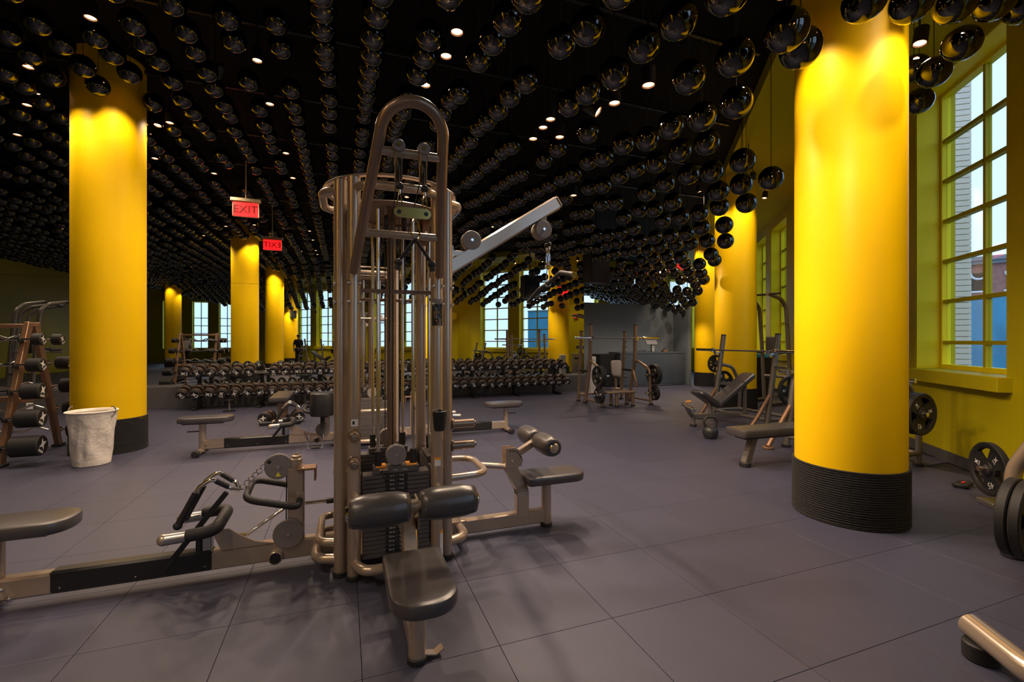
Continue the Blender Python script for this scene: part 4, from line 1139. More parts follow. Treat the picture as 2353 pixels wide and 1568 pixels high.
# ---- olympic benches by the windows
BROT = R(-72)
def olympic_bench(loc, rotz, label, incline, cat='weight bench'):
    t = thing('weight_bench', label, cat, loc, rotz)
    for s in (-1, 1):
        x = s*0.58
        MB().tube([(x, -0.10, 0.02), (x, 0.02, 0.75), (x, 0.14, 1.50 if incline else 1.30)], 0.042, 16, 0.3).build('upright', STEELB, t)
        MB().cyl((x, -0.10, 0), (x, -0.10, 0.035), 0.055, 18, 0.006).build('foot_cap', BLKRB, t)
        zt = 1.50 if incline else 1.30
        MB().cyl((x, 0.14, zt-0.004), (x, 0.143, zt+0.018), 0.045, 16, 0.005).build('top_cap', BLKRB, t)
        zh = 1.22 if incline else 1.0
        MB().beam((x, 0.07, zh-0.02), (x, -0.06, zh-0.05), 0.05, 0.03, 0.003).beam((x, -0.05, zh-0.05), (x, -0.07, zh+0.03), 0.05, 0.02, 0.003).build('bar_hook', CHROME, t, smooth=False)
        MB().tube([(x, 0.06, 0.98), (x, 0.34, 0.92), (x, 0.52, 0.60), (x, 0.50, 0.03)], 0.030, 14, 0.18, 8).build('rear_leg', STEELB, t)
        MB().cyl((x, 0.50, 0), (x, 0.50, 0.035), 0.052, 18, 0.006).build('foot_cap', BLKRB, t)
        MB().cyl((x, -0.08, 0.14), (x, 0.50, 0.14), 0.028, 12).build('side_rail', STEELB, t)
        for z, y in ((0.62, 0.24), (0.98, 0.05)):
            MB().cyl((x, y, z), (x+s*0.24, y, z), 0.0245, 16, 0.003).build('plate_peg', CHROME, t)
        MB().beam((x, 0.04, 0.62), (x, 0.51, 0.60), 0.05, 0.05, 0.004).build('peg_rail', STEELB, t)
        MB().tube([(x, -0.02, 0.55), (x, -0.28, 0.20), (x*0.98, -0.42, 0.03)], 0.032, 12, 0.1).build('front_brace', COPPER, t)
        MB().cyl((x*0.98, -0.42, 0), (x*0.98, -0.42, 0.03), 0.07, 18, 0.006).build('brace_foot', COPPER, t)
    MB().cyl((-0.56, 0.50, 0.14), (0.56, 0.50, 0.14), 0.028, 12).build('rear_cross_rail', STEELB, t)
    MB().cyl((-0.56, -0.08, 0.14), (0.56, -0.08, 0.14), 0.028, 12).build('front_cross_rail', STEELB, t)
    if incline:
        a = R(33)
        MB().pad(0.145, 0.47, 0.07, 0.04, 0.08, 0.014, T(0, -0.21, 0.55) @ Rx(a)).build('backrest', VINYL, t)
        MB().pad(0.15, 0.21, 0.07, 0.06, 0.04, 0.014, T(0, -0.80, 0.43) @ Rx(R(-32))).build('seat', VINYL, t)
        MB().beam((0, 0.10, 0.14), (0, -1.05, 0.16), 0.06, 0.08, 0.006).build('spine_beam', STEELB, t)
        MB().cyl((0, 0.05, 0.14), (0, 0.05, 0.70), 0.032, 14).build('back_post', STEELB, t)
        MB().cyl((0, -0.66, 0.14), (0, -0.70, 0.42), 0.03, 14).build('seat_post', STEELB, t)
        MB().tube([(0, -1.0, 0.16), (0, -1.08, 0.20), (0, -1.16, 0.34)], 0.034, 14, 0.05).build('front_tube', STEELB, t)
        MB().tube([(0, -1.02, 0.18), (0, -1.02, 0.03)], 0.034, 14).build('front_leg', STEELB, t)
        MB().cyl((0, -1.02, 0), (0, -1.02, 0.035), 0.055, 18, 0.006).build('foot_cap', BLKRB, t)
        MB().cyl((-0.06, -1.17, 0.36), (0.26, -1.21, 0.30), 0.034, 18, 0.004).build('foot_roller', CHROME, t)
        MB().cyl((-0.05, -1.12, 0.40), (0.05, -1.10, 0.42), 0.012, 10).build('adjust_knob', ORANGEP, t)
    else:
        MB().pad(0.15, 0.66, 0.085, 0.05, 0.05, 0.016, T(0, -0.86, 0.345)).build('bench_pad', VINYL, t)
        MB().box((0, -0.86, 0.33), (0.16, 1.15, 0.03), ch=0.005).build('pad_frame', BLKPL, t, smooth=False)
        MB().beam((0, -1.25, 0.33), (0, -1.36, 0.03), 0.075, 0.085, 0.008, up=(0, 1, 0)).build('front_leg', STEELB, t)
        MB().cyl((0, -1.365, 0), (0, -1.365, 0.05), 0.062, 18, 0.006).build('foot_cap', BLKRB, t)
        MB().beam((0, -0.35, 0.32), (0, -0.08, 0.16), 0.06, 0.07, 0.006).build('spine_beam', STEELB, t)
    return t
def bloc(base, x, y, z): q = Rz(BROT) @ Vector((x, y, z)); return Vector((q.x+base[0], q.y+base[1], q.z))
IB, FB = (3.95, 7.8), (3.9, 5.5)
olympic_bench((*IB, 0), BROT, 'grey incline press bench with black pads before a yellow column', True)
barbell(bloc(IB, 0, -0.02, 1.2345), BROT, 'steel barbell resting on the incline press bench')
LX = Rz(BROT) @ Vector((1, 0, 0))
plate(bloc(IB, 0.70, 0.24, 0.62), LX, 'large black 45 plate on the window-side peg of the incline bench', None, True, 200)
plate(bloc(IB, -0.70, 0.24, 0.62), LX*-1, 'large black plate on the far peg of the incline bench', None, True, 20)
plate(bloc(IB, -0.69, 0.05, 0.98), LX*-1, 'small black plate high on the incline bench upright', None, False, 20)
olympic_bench((*FB, 0), BROT, 'flat press bench with black pad half hidden by the near window column', False)
plate(bloc(FB, 0.70, 0.24, 0.62), LX, 'large black 45 plate on the flat press bench near the window sill', None, True, 185)
plate(bloc(FB, 0.756, 0.24, 0.62), LX, 'outer large black 45 plate on the flat press bench near the window sill', None, True, 150)
RB = (-0.2, -3.6)
olympic_bench((*RB, 0), R(150), 'incline press bench standing in the rear half of the gym', True)

# ---- kettlebell
kb = tag(MB().lathe([(0.055, 0.0), (0.085, 0.012), (0.105, 0.06), (0.108, 0.10), (0.095, 0.145), (0.06, 0.175), (0.0001, 0.185)], 28).build('kettlebell', IRON, loc=pix(1637, 1010, 6.48) * Vector((1, 1, 0)) if False else (2.855, 6.55, 0)), 'black cast kettlebell on the floor by the flat bench', 'kettlebell')
MB().tube([(-0.06, 0, 0.13), (-0.095, 0, 0.24), (-0.06, 0, 0.305), (0.06, 0, 0.305), (0.095, 0, 0.24), (0.06, 0, 0.13)], 0.018, 12, 0.05, 6).build('handle', IRON, kb)

# ---- flat bench with two dumbbells in front of the mirror
fb = thing('flat_bench', 'small flat bench with olive sheen near the mirror dumbbells', 'bench', (-4.0, 7.95, 0), PHI)
MB().pad(0.15, 0.56, 0.075, 0.03, 0.03, 0.012, T(0, 0, 0.40)).build('bench_pad', VINYL, fb)
MB().box((0, 0, 0.388), (0.12, 0.9, 0.03), ch=0.004).build('pad_frame', BLKPL, fb, smooth=False)
for y in (-0.36, 0.36):
    MB().box((0, y, 0.22), (0.08, 0.06, 0.36), ch=0.006).build('leg', DKTUBE, fb, smooth=False)
    MB().box((0, y, 0.03), (0.62, 0.09, 0.06), ch=0.01).build('cross_foot', BLKPL, fb, smooth=False)
MB().box((0, 0, 0.07), (0.07, 0.66, 0.05), ch=0.006).build('spine', DKTUBE, fb, smooth=False)
for s in (-1, 1):
    d = copy_tree(proto); tag(d, 'black round dumbbell with white mark on the floor by the small flat bench', 'dumbbell', 'dumbbells on the floor by the small bench')
    q = Rz(PHI) @ Vector((s*0.24, -0.05, 0)); d.matrix_world = T(q.x-4.0, q.y+7.95, 0.0965) @ Rz(PHI + R(12*s)) @ Rx(R(90)) @ Rz(s*0.7)
pd_ = thing('floor_stand', 'short round-based post stand before the mirror kick board', 'stand', (-5.62, 9.05, 0), 0)
MB().lathe([(0.11, 0), (0.11, 0.015), (0.03, 0.03)], 22).build('base', BLKPL, pd_); MB().cyl((0, 0, 0.02), (0, 0, 0.22), 0.018, 12).build('pole', STEELB, pd_); MB().cyl((0, 0, 0.215), (0, 0, 0.235), 0.075, 20, 0.004).build('top_disc', BLKPL, pd_)

# ---- A-frame rack with fixed curl bars
ar_o = Vector((-5.81, 5.57, 0))
ar = thing('barbell_rack', 'double sided A-frame rack of fixed curl bars beside a yellow column', 'rack', ar_o, PHI)
legy = lambda z: 0.56 - 0.50*z/1.62
for x in (-0.05, -0.98):
    for s in (-1, 1):
        MB().beam((x, s*legy(0.02), 0.02), (x, s*legy(1.62), 1.62), 0.05, 0.095, 0.005, up=(0, 1, 0)).build('leg', COPPER, ar)
        MB().box((x, s*legy(0), 0.018), (0.09, 0.16, 0.036), ch=0.006).build('foot', BLKRB, ar, smooth=False)
        for k in range(5):
            z = 0.22 + 0.30*k
            MB().beam((x, s*(legy(z)+0.03), z-0.03), (x, s*(legy(z)+0.11), z-0.02), 0.03, 0.02).beam((x, s*(legy(z)+0.11), z-0.03), (x, s*(legy(z)+0.115), z+0.03), 0.03, 0.012).build('bar_cradle', BLKPL, ar, smooth=False)
    MB().beam((x, -0.10, 1.60), (x, 0.10, 1.60), 0.06, 0.05, 0.004).build('top_joint', COPPER, ar)
    MB().beam((x, -legy(0.7), 0.70), (x, legy(0.7), 0.70), 0.045, 0.06, 0.004).build('cross_tie', COPPER, ar)
MB().beam((-0.98, 0, 1.58), (-0.05, 0, 1.58), 0.05, 0.05, 0.004).build('ridge_beam', COPPER, ar)
MB().beam((-0.98, 0, 0.70), (-0.05, 0, 0.70), 0.05, 0.06, 0.004).build('stretcher', COPPER, ar)
lev = ('lowest', 'second lowest', 'middle', 'second highest', 'top')
for s, side in ((-1, 'room side'), (1, 'mirror side')):
    for k in range(5):
        z = 0.22 + 0.30*k; y = s*(legy(z)+0.075)
        q = Rz(PHI) @ Vector((-0.5, y, z)); r = 0.115 - 0.011*k; L = 0.26 - 0.042*k
        t = thing('curl_barbell', 'fixed curl barbell with black heads on the %s A-frame cradle, %s' % (lev[k], side), 'barbell', (q.x+ar_o.x, q.y+ar_o.y, q.z), PHI)
        pts = [(-0.56, 0, 0.0), (-0.34, 0, 0.0), (-0.22, 0, 0.05), (-0.10, 0, -0.01), (0.10, 0, -0.01), (0.22, 0, 0.05), (0.34, 0, 0.0), (0.60, 0, 0.0)]
        MB().tube(pts, 0.0145, 10, 0.05, 4).build('bent_shaft', CHROME, t)
        for e, x0 in ((1, 0.56), (-1, -0.54)):
            x1 = x0 + e*L
            h = MB().cyl((x0, 0, 0), (x1, 0, 0), r, 26, 0.008).build('head', BLKRB, t)
            inst('logo_mark', mark_me, h, T(x1+e*0.0012, 0, 0) @ Rz(R(90) if e > 0 else R(-90)) @ Rx(R(90)) @ Rz(rr_.uniform(-0.6, 0.6)) @ Matrix.Scale(0.8+0.1*(5-k), 4))

# ---- towel bin
bn = thing('towel_bin', 'white lined towel bin standing by the yellow column', 'bin', (-4.78, 5.18, 0), R(30))
b = MB(); n = 56; rows = 16; vs_ = []; fs = []
rb = random.Random(5)
ph = [rb.uniform(0, 6.28) for _ in range(8)]
for j in range(rows+1):
    t = j/rows; z = 0.005 + 0.60*t; r0 = 0.165 + 0.045*t + 0.010*t*t
    for k in range(n):
        a = 2*math.pi*k/n
        wv = 0.005*math.sin(7*a+ph[0]+3*t)+0.004*math.sin(13*a+ph[1]-5*t)+0.004*math.sin(4*a+9*t+ph[2])
        wv *= math.sin(math.pi*min(1, t*1.02))**0.6
        r = r0 + wv
        vs_.append((r*math.cos(a), r*math.sin(a), z))
for j in range(rows):
    for k in range(n): fs.append((j*n+k, j*n+(k+1) % n, (j+1)*n+(k+1) % n, (j+1)*n+k))
fs.append(tuple(range(n-1, -1, -1)))
b._add(vs_, fs).build('bin_body', BAG, bn, angle=60)
MB().lathe([(0.214, 0.585), (0.232, 0.598), (0.234, 0.608), (0.226, 0.612), (0.214, 0.607), (0.205, 0.585)], 56, closed=True).build('folded_rim', BAG, bn)
MB().lathe([(0.0001, 0.50), (0.10, 0.52), (0.19, 0.50), (0.195, 0.46)], 30).build('towel_heap', WHCLOTH, bn)
for a in (150, 330):
    m = Rz(R(a)) @ T(0.222, 0, 0.60)
    MB(m).torus((0, 0, 0), 0.055, 0.006, (1, 0, 0), 16, 6, 0, math.pi).build('handle', STEELB, bn)

# ---- machine at the right edge: foot tube and loaded plates
mc = thing('plate_machine', 'plate loaded press machine with bronze foot tube near the sill', 'gym machine', (2.75, 1.9, 0), 0)
Lm = lambda x, y, z: (x-2.75, y-1.9, z)
MB().tube([Lm(2.075, 2.06, 0.115), Lm(2.03, 1.80, 0.105), Lm(2.05, 1.40, 0.10), Lm(2.35, 1.05, 0.10), Lm(2.9, 1.05, 0.10)], 0.050, 20, 0.28, 10).build('foot_tube', BRONZE, mc)
MB().tube([Lm(2.9, 1.05, 0.10), Lm(2.9, 2.2, 0.10), Lm(3.25, 2.95, 0.10)], 0.045, 16, 0.2).build('base_tube', BRONZE, mc)
MB().cyl(Lm(2.06, 2.0, 0), Lm(2.06, 2.0, 0.075), 0.062, 22, 0.006).build('rubber_foot', BLKRB, mc)
MB().tube([Lm(3.25, 2.95, 0.08), Lm(3.30, 3.0, 0.55), Lm(3.5, 2.7, 1.3)], 0.042, 16, 0.3).build('upright', BRONZE, mc)
MB().cyl(Lm(3.25, 2.95, 0), Lm(3.25, 2.95, 0.05), 0.06, 18, 0.006).build('rubber_foot', BLKRB, mc)
AX = Vector((0.45, -0.89, 0)).normalized(); PC_ = Vector((2.97, 2.62, 0.37))
MB().cyl(Vector(Lm(*(PC_-AX*0.10))), Vector(Lm(*(PC_+AX*0.30))), 0.0245, 16, 0.003).build('plate_peg', CHROME, mc)
MB().cyl(Lm(2.9, 2.2, 0.10), Vector(Lm(*(PC_+AX*0.26))), 0.03, 12).build('peg_strut', BRONZE, mc)
for k in range(2): plate(PC_ - AX*0.056*k, AX, ('outer large black 45 plate on the bronze press machine', 'inner large black plate on the bronze press machine')[k], None, True, 145+40*k)
pt = thing('plate_stand', 'low plate stand against the wall below the window', 'stand', (4.14, 3.85, 0), R(-16))
MB().box((0, 0, 0.02), (0.24, 0.20, 0.04), ch=0.005).build('base', STEELB, pt, smooth=False); MB().cyl((0, 0, 0.04), (0, 0, 0.36), 0.025, 14).build('post', STEELB, pt); MB().cyl((-0.16, 0, 0.31), (0.08, 0, 0.31), 0.022, 14).build('peg', CHROME, pt)
plate(Vector((4.14, 3.85, 0.31)) + Rz(R(-16)) @ Vector((-0.08, 0, 0)), Rz(R(-16)) @ Vector((-1, 0, 0)), 'large black weight plate hung on the low plate stand', None, True, 60)
cl = thing('strap_bundle', 'small black strap bundle with red tag on the floor by the wall', 'strap', (4.32, 4.36, 0), R(25))
MB().torus((-0.05, 0, 0.022), 0.045, 0.018, (0.2, 0, 1)).torus((0.05, 0.01, 0.024), 0.05, 0.018, (-0.1, 0.2, 1)).build('coil', BLKRB, cl)
MB().box((0.01, 0.0, 0.045), (0.05, 0.02, 0.008), ch=0.002).build('red_tag', REDP, cl, smooth=False)
cl = thing('collar_clip', 'black barbell collar lying on the floor behind the near window column', 'collar', (4.25, 5.0, 0), R(10))
MB().torus((0, 0, 0.02), 0.035, 0.014, (0, 0, 1)).build('ring', BLKRB, cl); MB().cyl((0.03, 0, 0.02), (0.10, 0.02, 0.02), 0.012, 10).build('lever', BLKRB, cl)

# ---- chin and dip station behind the far column
cs = thing('chin_station', 'tall grey chin and dip station with curved arms near the far window', 'gym machine', (5.75, 10.2, 0), R(-60))
for s in (-1, 1):
    x = s*0.30
    MB().tube([(x, 0.35, 0.02), (x, 0.25, 1.2), (x, 0.15, 2.15), (x, -0.05, 2.32), (x, -0.55, 2.42)], 0.042, 16, 0.25, 8).build('bent_upright', STEELB, cs)
    MB().tube([(x, 0.35, 0.05), (x, -0.75, 0.05)], 0.04, 14).build('floor_tube', STEELB, cs)
    MB().tube([(x, 0.22, 1.15), (x, -0.40, 1.12)], 0.03, 14).build('dip_arm', STEELB, cs)
    MB().pad(0.06, 0.16, 0.06, 0.03, 0.03, 0.012, T(x, -0.22, 1.155)).build('arm_pad', VINYL, cs)
    for y in (0.35, -0.72): MB().cyl((x, y, 0), (x, y, 0.035), 0.055, 16, 0.006).build('foot_cap', BLKRB, cs)
MB().cyl((-0.55, -0.50, 2.40), (0.55, -0.50, 2.40), 0.022, 14).build('pull_bar', BLKRB, cs)
MB().cyl((-0.30, 0.30, 0.60), (0.30, 0.30, 0.60), 0.035, 14).build('cross_tube', STEELB, cs)
MB().pad(0.15, 0.20, 0.07, 0.04, 0.04, 0.012, T(0, 0.20, 1.30) @ Rx(R(90))).build('back_pad', VINYL, cs)
for (x, y, rz, lab) in ((-9.7, 5.4, 40, 'chin station copy added as a machine shape reflected beyond the curl bar rack'), (-9.9, 3.6, 100, 'chin station copy added as a reflected machine shape along the far side wall')):
    c2 = copy_tree(cs); c2.location = (x, y, 0); c2.rotation_euler = (0, 0, R(rz)); tag(c2, lab, 'gym machine')  # copies out of view, added to give dark machine shapes in the mirror
sh = thing('mat_shelf', 'dark low shelf holding a blue mat behind the far column', 'shelf', (6.2, 11.6, 0), PSI)
MB().box((0, 0, 0.98), (0.50, 1.2, 0.04), ch=0.004).box((0, 0, 0.5), (0.48, 1.16, 0.03), ch=0.003).build('boards', BLKPL, sh, smooth=False)
for y in (-0.57, 0.57): MB().box((0, y, 0.49), (0.48, 0.04, 0.98), ch=0.004).build('side', BLKPL, sh, smooth=False)
mtq = thing('exercise_mat', 'folded bright blue exercise mat on the low dark shelf', 'mat', tuple(Vector((6.2, 11.6, 1.0))), PSI)
MB().pad(0.22, 0.5, 0.04, 0.03, 0.03, 0.012).build('lower_fold', TEAL, mtq); MB().pad(0.22, 0.5, 0.04, 0.03, 0.03, 0.012, T(0, 0, 0.043)).build('upper_fold', TEAL, mtq)
bo = tag(MB().lathe([(0.0001, 0.0), (0.20, 0.0), (0.25, 0.02), (0.255, 0.045), (0.24, 0.06), (0.23, 0.12), (0.18, 0.19), (0.10, 0.235), (0.0001, 0.25)], 36).build('balance_dome', mat('grey_dome', (0.32, 0.30, 0.27), 0.45), loc=(5.35, 10.75, 0)), 'grey half-dome balance trainer on the floor behind the far column', 'balance trainer')
MB().torus((0, 0, 0.045), 0.252, 0.012).build('rim_band', BLKRB, bo)

# ---- things near the end of the mirror
ss_ = thing('wipes_stand', 'white wipes dispenser stand with printed notice by the mirror end', 'dispenser', uv(6.25, 10.7), PHI)
MB().box((0, 0, 0.012), (0.22, 0.22, 0.024), ch=0.004).build('base', STAINLESS, ss_, smooth=False)
MB().box((0, 0, 0.50), (0.17, 0.12, 0.96), ch=0.008).build('cabinet', mat('white_enamel', (0.62, 0.60, 0.60), 0.4), ss_, smooth=False)
MB().box((0, -0.07, 0.62), (0.09, 0.02, 0.012), ch=0.002).build('slot', COPPER, ss_, smooth=False)
nt_ = MB().box((0, -0.0615, 0.86), (0.13, 0.003, 0.14)).build('notice', WHITEP, ss_, smooth=False)
for k in range(3): MB().box((0.005*k, -0.0635, 0.90-0.025*k), (0.09-0.02*k, 0.001, 0.006)).build('print_line', BLKPL, nt_, smooth=False)
ub = thing('utility_seat', 'grey upright utility seat standing before the reception desk', 'seat', uv(7.35, 11.1), PHI)
MB().pad(0.17, 0.22, 0.06, 0.08, 0.06, 0.014, T(0, 0.16, 0.62) @ Rx(R(82))).build('backrest', mat('grey_vinyl', (0.22, 0.20, 0.19), 0.45), ub)
MB().pad(0.15, 0.18, 0.06, 0.05, 0.05, 0.014, T(0, -0.06, 0.36)).build('seat', VINYL, ub)
MB().box((0, 0.15, 0.42), (0.07, 0.05, 0.72), ch=0.006).build('post', BRONZE, ub, smooth=False)
MB().box((0, 0.06, 0.03), (0.36, 0.06, 0.06), ch=0.01).box((0, -0.02, 0.03), (0.07, 0.46, 0.05), ch=0.008).build('base', BRONZE, ub, smooth=False)
MB().cyl((0, -0.10, 0.04), (0, -0.10, 0.37), 0.03, 14).build('seat_post', BRONZE, ub)
# on the window wall, seen in the mirror
def on_wall(name, label, cat, s, z):
    return thing(name, label, cat, tuple(wallp(s, 0, z)), PSI)
e = on_wall('emergency_light', 'white twin-head emergency light on the wall between windows', 'emergency light', 9.05, 2.62)
MB().box((-0.05, 0, 0), (0.10, 0.30, 0.24), ch=0.01).build('case', BEIGE, e, smooth=False)
for y in (-0.14, 0.14): MB().lathe([(0.03, 0.0), (0.06, 0.05), (0.06, 0.07), (0.0001, 0.075)], 18, (-0.06, y, 0.18), (-1, 0, 0.1)).cyl((-0.05, y, 0.11), (-0.06, y, 0.19), 0.012, 8).build('lamp_head', BEIGE, e)
e = on_wall('fire_alarm', 'red fire alarm strobe on the wall near the water cooler', 'alarm', 9.55, 2.42)
MB().box((-0.03, 0, 0), (0.06, 0.16, 0.20), ch=0.006).build('case', REDP, e, smooth=False); MB().box((-0.065, 0, 0.0), (0.012, 0.05, 0.12), ch=0.003).build('strobe', WHITEP, e, smooth=False)
e = on_wall('wall_socket', 'pale wall socket low on the wall near the water cooler', 'socket', 9.15, 0.32)
MB().box((-0.006, 0, 0), (0.012, 0.09, 0.13), ch=0.003).build('plate', BEIGE, e, smooth=False); MB().box((-0.013, 0, 0.025), (0.003, 0.035, 0.03)).box((-0.013, 0, -0.025), (0.003, 0.035, 0.03)).build('outlet', WHITEP, e, smooth=False)
e = on_wall('round_wall_light', 'round frosted wall light on the yellow wall beside a window', 'wall light', 3.05, 2.62)
MB().lathe([(0.20, 0), (0.20, 0.03), (0.17, 0.06), (0.0001, 0.075)], 32, (0, 0, 0), (-1, 0, 0)).build('dome', REVEAL, e); MB().torus((-0.03, 0, 0), 0.20, 0.012, (1, 0, 0), 32).build('rim', BEIGE, e)
e = on_wall('water_cooler', 'stainless floor-standing water cooler against the window wall', 'water cooler', 9.75, 0.0)
MB().box((-0.20, 0, 0.43), (0.36, 0.42, 0.86), ch=0.012).build('cabinet', STAINLESS, e, smooth=False); MB().box((-0.20, 0, 0.875), (0.38, 0.44, 0.03), ch=0.006).build('basin_top', STAINLESS, e, smooth=False)
MB().tube([(-0.12, 0, 0.88), (-0.12, 0, 0.97), (-0.20, 0, 0.97)], 0.012, 8, 0.03).build('spout', CHROME, e); MB().box((-0.383, 0, 0.70), (0.008, 0.2, 0.08), ch=0.002).build('push_bar', BLKPL, e, smooth=False)
e = thing('wall_socket', 'white socket on the grey kick board under the mirror', 'socket', uv(-5.6, MIRROR_V-0.3, 0.16), PHI)
MB().box((0, -0.006, 0), (0.10, 0.012, 0.13), ch=0.003).build('plate', WHITEP, e, smooth=False); MB().box((0, -0.013, 0.02), (0.03, 0.003, 0.03)).build('outlet', BLKPL, e, smooth=False)

# ---- people standing behind the camera, seen in the mirror
def skin_obj(name, pts, edges, radii, material, parent=None, root=0):
    me = bpy.data.meshes.new(name); bm = bmesh.new(); ly = bm.verts.layers.skin.verify()
    vv = [bm.verts.new(p) for p in pts]
    for a, b_ in edges: bm.edges.new((vv[a], vv[b_]))
    for i, v in enumerate(vv):
        r = radii[i]; v[ly].radius = (r, r) if not isinstance(r, tuple) else r
        v[ly].use_root = (i == root)
    bm.to_mesh(me); bm.free(); me.materials.append(material)
    o = bpy.data.objects.new(name, me); COL.objects.link(o)
    md = o.modifiers.new('skin', 'SKIN'); md.use_smooth_shade = True
    s = o.modifiers.new('sub', 'SUBSURF'); s.levels = 2; s.render_levels = 2
    if parent is not None: o.parent = parent
    return o
def person(loc, rotz, label, shirt, trousers, arms, h=1.75, curly=False, lean=0.0):
    k = h/1.75
    J = {'pel': (0, 0, 0.95), 'waist': (0, 0.0, 1.10), 'chest': (0, 0.01+lean, 1.30), 'neck': (0, 0.005+lean, 1.47), 'nk2': (0, -0.005+lean, 1.54), 'head': (0, -0.025+lean, 1.63), 'crown': (0, -0.015+lean, 1.70), 'chin': (0, -0.075+lean, 1.575), 'nose': (0, -0.105+lean, 1.625)}
    R_ = {'pel': (0.15, 0.11), 'waist': (0.135, 0.10), 'chest': (0.16, 0.11), 'neck': (0.075, 0.07), 'nk2': 0.055, 'head': (0.078, 0.092), 'crown': (0.06, 0.075), 'chin': 0.035, 'nose': 0.012}
    E = [('pel', 'waist'), ('waist', 'chest'), ('chest', 'neck'), ('neck', 'nk2'), ('nk2', 'head'), ('head', 'crown'), ('head', 'chin'), ('head', 'nose')]
    for s, n in ((-1, 'l'), (1, 'r')):
        el, wr = arms[0 if s < 0 else 1]
        leg = {'hip': (s*0.095, 0, 0.90), 'knee': (s*0.11, -0.01, 0.50), 'ank': (s*0.12, 0.01, 0.09), 'heel': (s*0.12, 0.03, 0.045), 'toe': (s*0.14, -0.15, 0.035)}
        rl = {'hip': 0.088, 'knee': 0.058, 'ank': 0.042, 'heel': 0.04, 'toe': 0.035}
        sh_ = (s*0.185, 0.01+lean, 1.42); el = Vector((s*el[0], el[1]+lean, el[2])); wr = Vector((s*wr[0], wr[1]+lean, wr[2]))
        d = (wr-el).normalized()
        arm = {'sh': sh_, 'el': tuple(el), 'wr': tuple(wr), 'pl': tuple(wr+d*0.06)}
        ra = {'sh': 0.058, 'el': 0.043, 'wr': 0.028, 'pl': (0.038, 0.022)}
        side = Vector((0, 1, 0)) if abs(d.z) > 0.6 else Vector((0, 0, 1))
        for f in range(4):
            b0 = wr + d*0.075 + side*(0.018*(f-1.5)); L_ = (0.06, 0.07, 0.065, 0.05)[f]
            arm['f%d' % f] = tuple(b0); arm['g%d' % f] = tuple(b0+d*L_*0.6); arm['t%d' % f] = tuple(b0+d*L_ + Vector((-s*0.015, 0, 0)))
            ra['f%d' % f] = 0.010; ra['g%d' % f] = 0.009; ra['t%d' % f] = 0.007
        arm['th'] = tuple(wr+d*0.03-side*0.032); arm['tt'] = tuple(wr+d*0.075-side*0.05); ra['th'] = 0.012; ra['tt'] = 0.009
        for q in leg: J[n+q] = leg[q]; R_[n+q] = rl[q]
        for q in arm: J[n+q] = arm[q]; R_[n+q] = ra[q]
        E += [('pel', n+'hip'), (n+'hip', n+'knee'), (n+'knee', n+'ank'), (n+'ank', n+'heel'), (n+'ank', n+'toe'), ('chest', n+'sh'), (n+'sh', n+'el'), (n+'el', n+'wr'), (n+'wr', n+'pl'), (n+'pl', n+'th'), (n+'th', n+'tt')]
        for f in range(4): E += [(n+'pl', n+'f%d' % f), (n+'f%d' % f, n+'g%d' % f), (n+'g%d' % f, n+'t%d' % f)]
    keys = list(J); ix = {q: i for i, q in enumerate(keys)}
    sc = lambda p: tuple(c*k for c in p)
    def sub(name, ks, es, mt, grow_, par):
        i2 = {q: i for i, q in enumerate(ks)}
        rad = []
        for q in ks:
            r = R_[q]; rad.append(tuple((a+grow_)*k for a in r) if isinstance(r, tuple) else (r+grow_)*k)
        return skin_obj(name, [sc(J[q]) for q in ks], [(i2[a], i2[b_]) for a, b_ in es if a in i2 and b_ in i2], rad, mt, par)
    body = sub('person', ['pel'] + [q for q in keys if q != 'pel'], E, SKIN, 0.0, None)
    body.location = loc; body.rotation_euler = (0, 0, rotz); tag(body, label, 'person')
    sub('shirt', ['chest', 'waist', 'pel', 'neck', 'lsh', 'lel', 'rsh', 'rel'], E, shirt, 0.014, body)
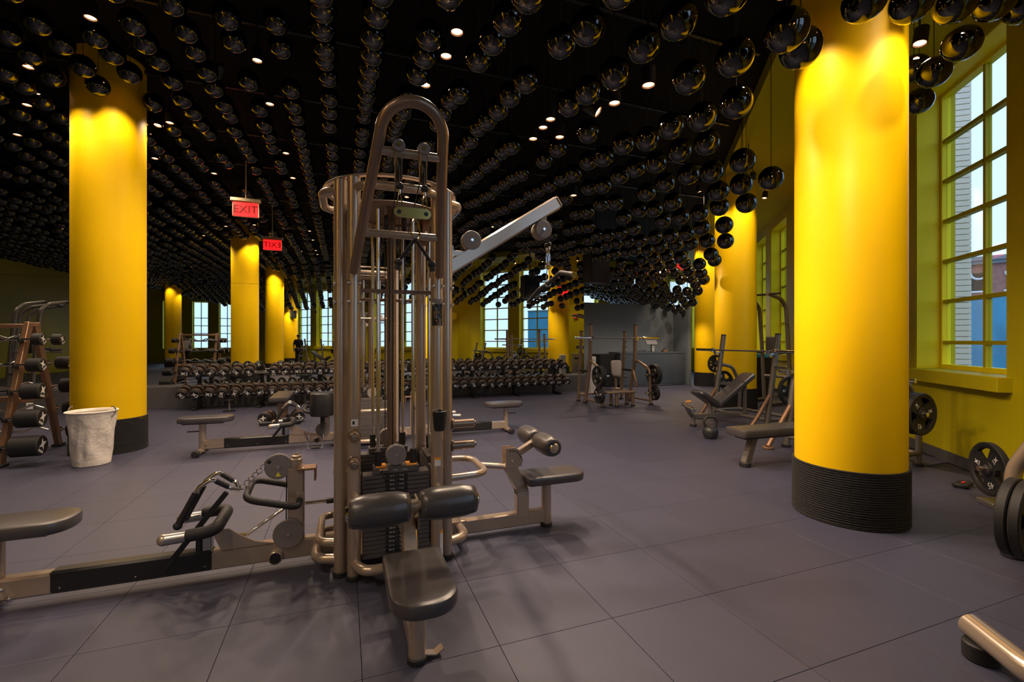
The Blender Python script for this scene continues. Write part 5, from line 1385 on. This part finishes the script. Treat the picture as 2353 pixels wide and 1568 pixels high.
    sub('trousers', ['pel', 'lhip', 'lknee', 'lank', 'rhip', 'rknee', 'rank'], E, trousers, 0.016, body)
    for n in 'lr': sub('shoe', [n+'ank', n+'heel', n+'toe'], E, BLKRB, 0.012, body)
    hb = MB(); hc = Vector(sc(J['head'])) + Vector((0, 0.022, 0.03))*k
    if curly:
        rh = random.Random(2)
        for _ in range(60):
            a = rh.uniform(0, 6.28); e_ = rh.uniform(-0.3, 1.4); d = Vector((math.cos(a)*math.cos(e_), math.sin(a)*math.cos(e_)*0.9+0.25, math.sin(e_)))
            hb.sphere(hc + d*0.10*k, 0.035*k, 8, 5)
    else: hb.sphere(hc + Vector((0, 0.004, 0.012)), 0.098*k, 20, 12, (0.92, 1.04, 0.86))
    hb.build('hair', HAIR, body)
    for s in (-1, 1):
        MB().sphere(Vector(sc(J['head'])) + Vector((s*0.032, -0.088, 0.008))*k, 0.011*k, 8, 6).build('eye', BLKPL, body)
        MB().sphere(Vector(sc(J['head'])) + Vector((s*0.083, 0.0, -0.005))*k, 0.026*k, 10, 6, (0.4, 0.8, 1.1)).build('ear', SKIN, body)
    MB().sphere(Vector(sc(J['chin'])) + Vector((0, -0.03, 0.02))*k, 0.02*k, 8, 5, (1, 0.4, 0.35)).build('mouth', mat('lips', (0.3, 0.12, 0.10), 0.5), body)
    return body
hang_arm = ((0.25, 0.03, 1.16), (0.27, -0.02, 0.92))
person((-0.67, -4.9, 0), R(165), 'person in black T-shirt and dark trousers standing with arms down', DKCLOTH, DKCLOTH, (hang_arm, hang_arm), 1.76)
person((0.55, -2.75, 0), R(120), 'person in maroon top beside the rear window, forearms raised', MRCLOTH, DKCLOTH, (((0.25, -0.02, 1.18), (0.20, -0.24, 1.20)), ((0.25, -0.02, 1.18), (0.20, -0.24, 1.22))), 1.68)
person((-5.5, -7.6, 0), R(200), 'person with curly dark hair in white shirt and dark trousers', WHCLOTH, DKCLOTH, (hang_arm, ((0.26, 0.0, 1.18), (0.22, -0.22, 1.08))), 1.70, True)
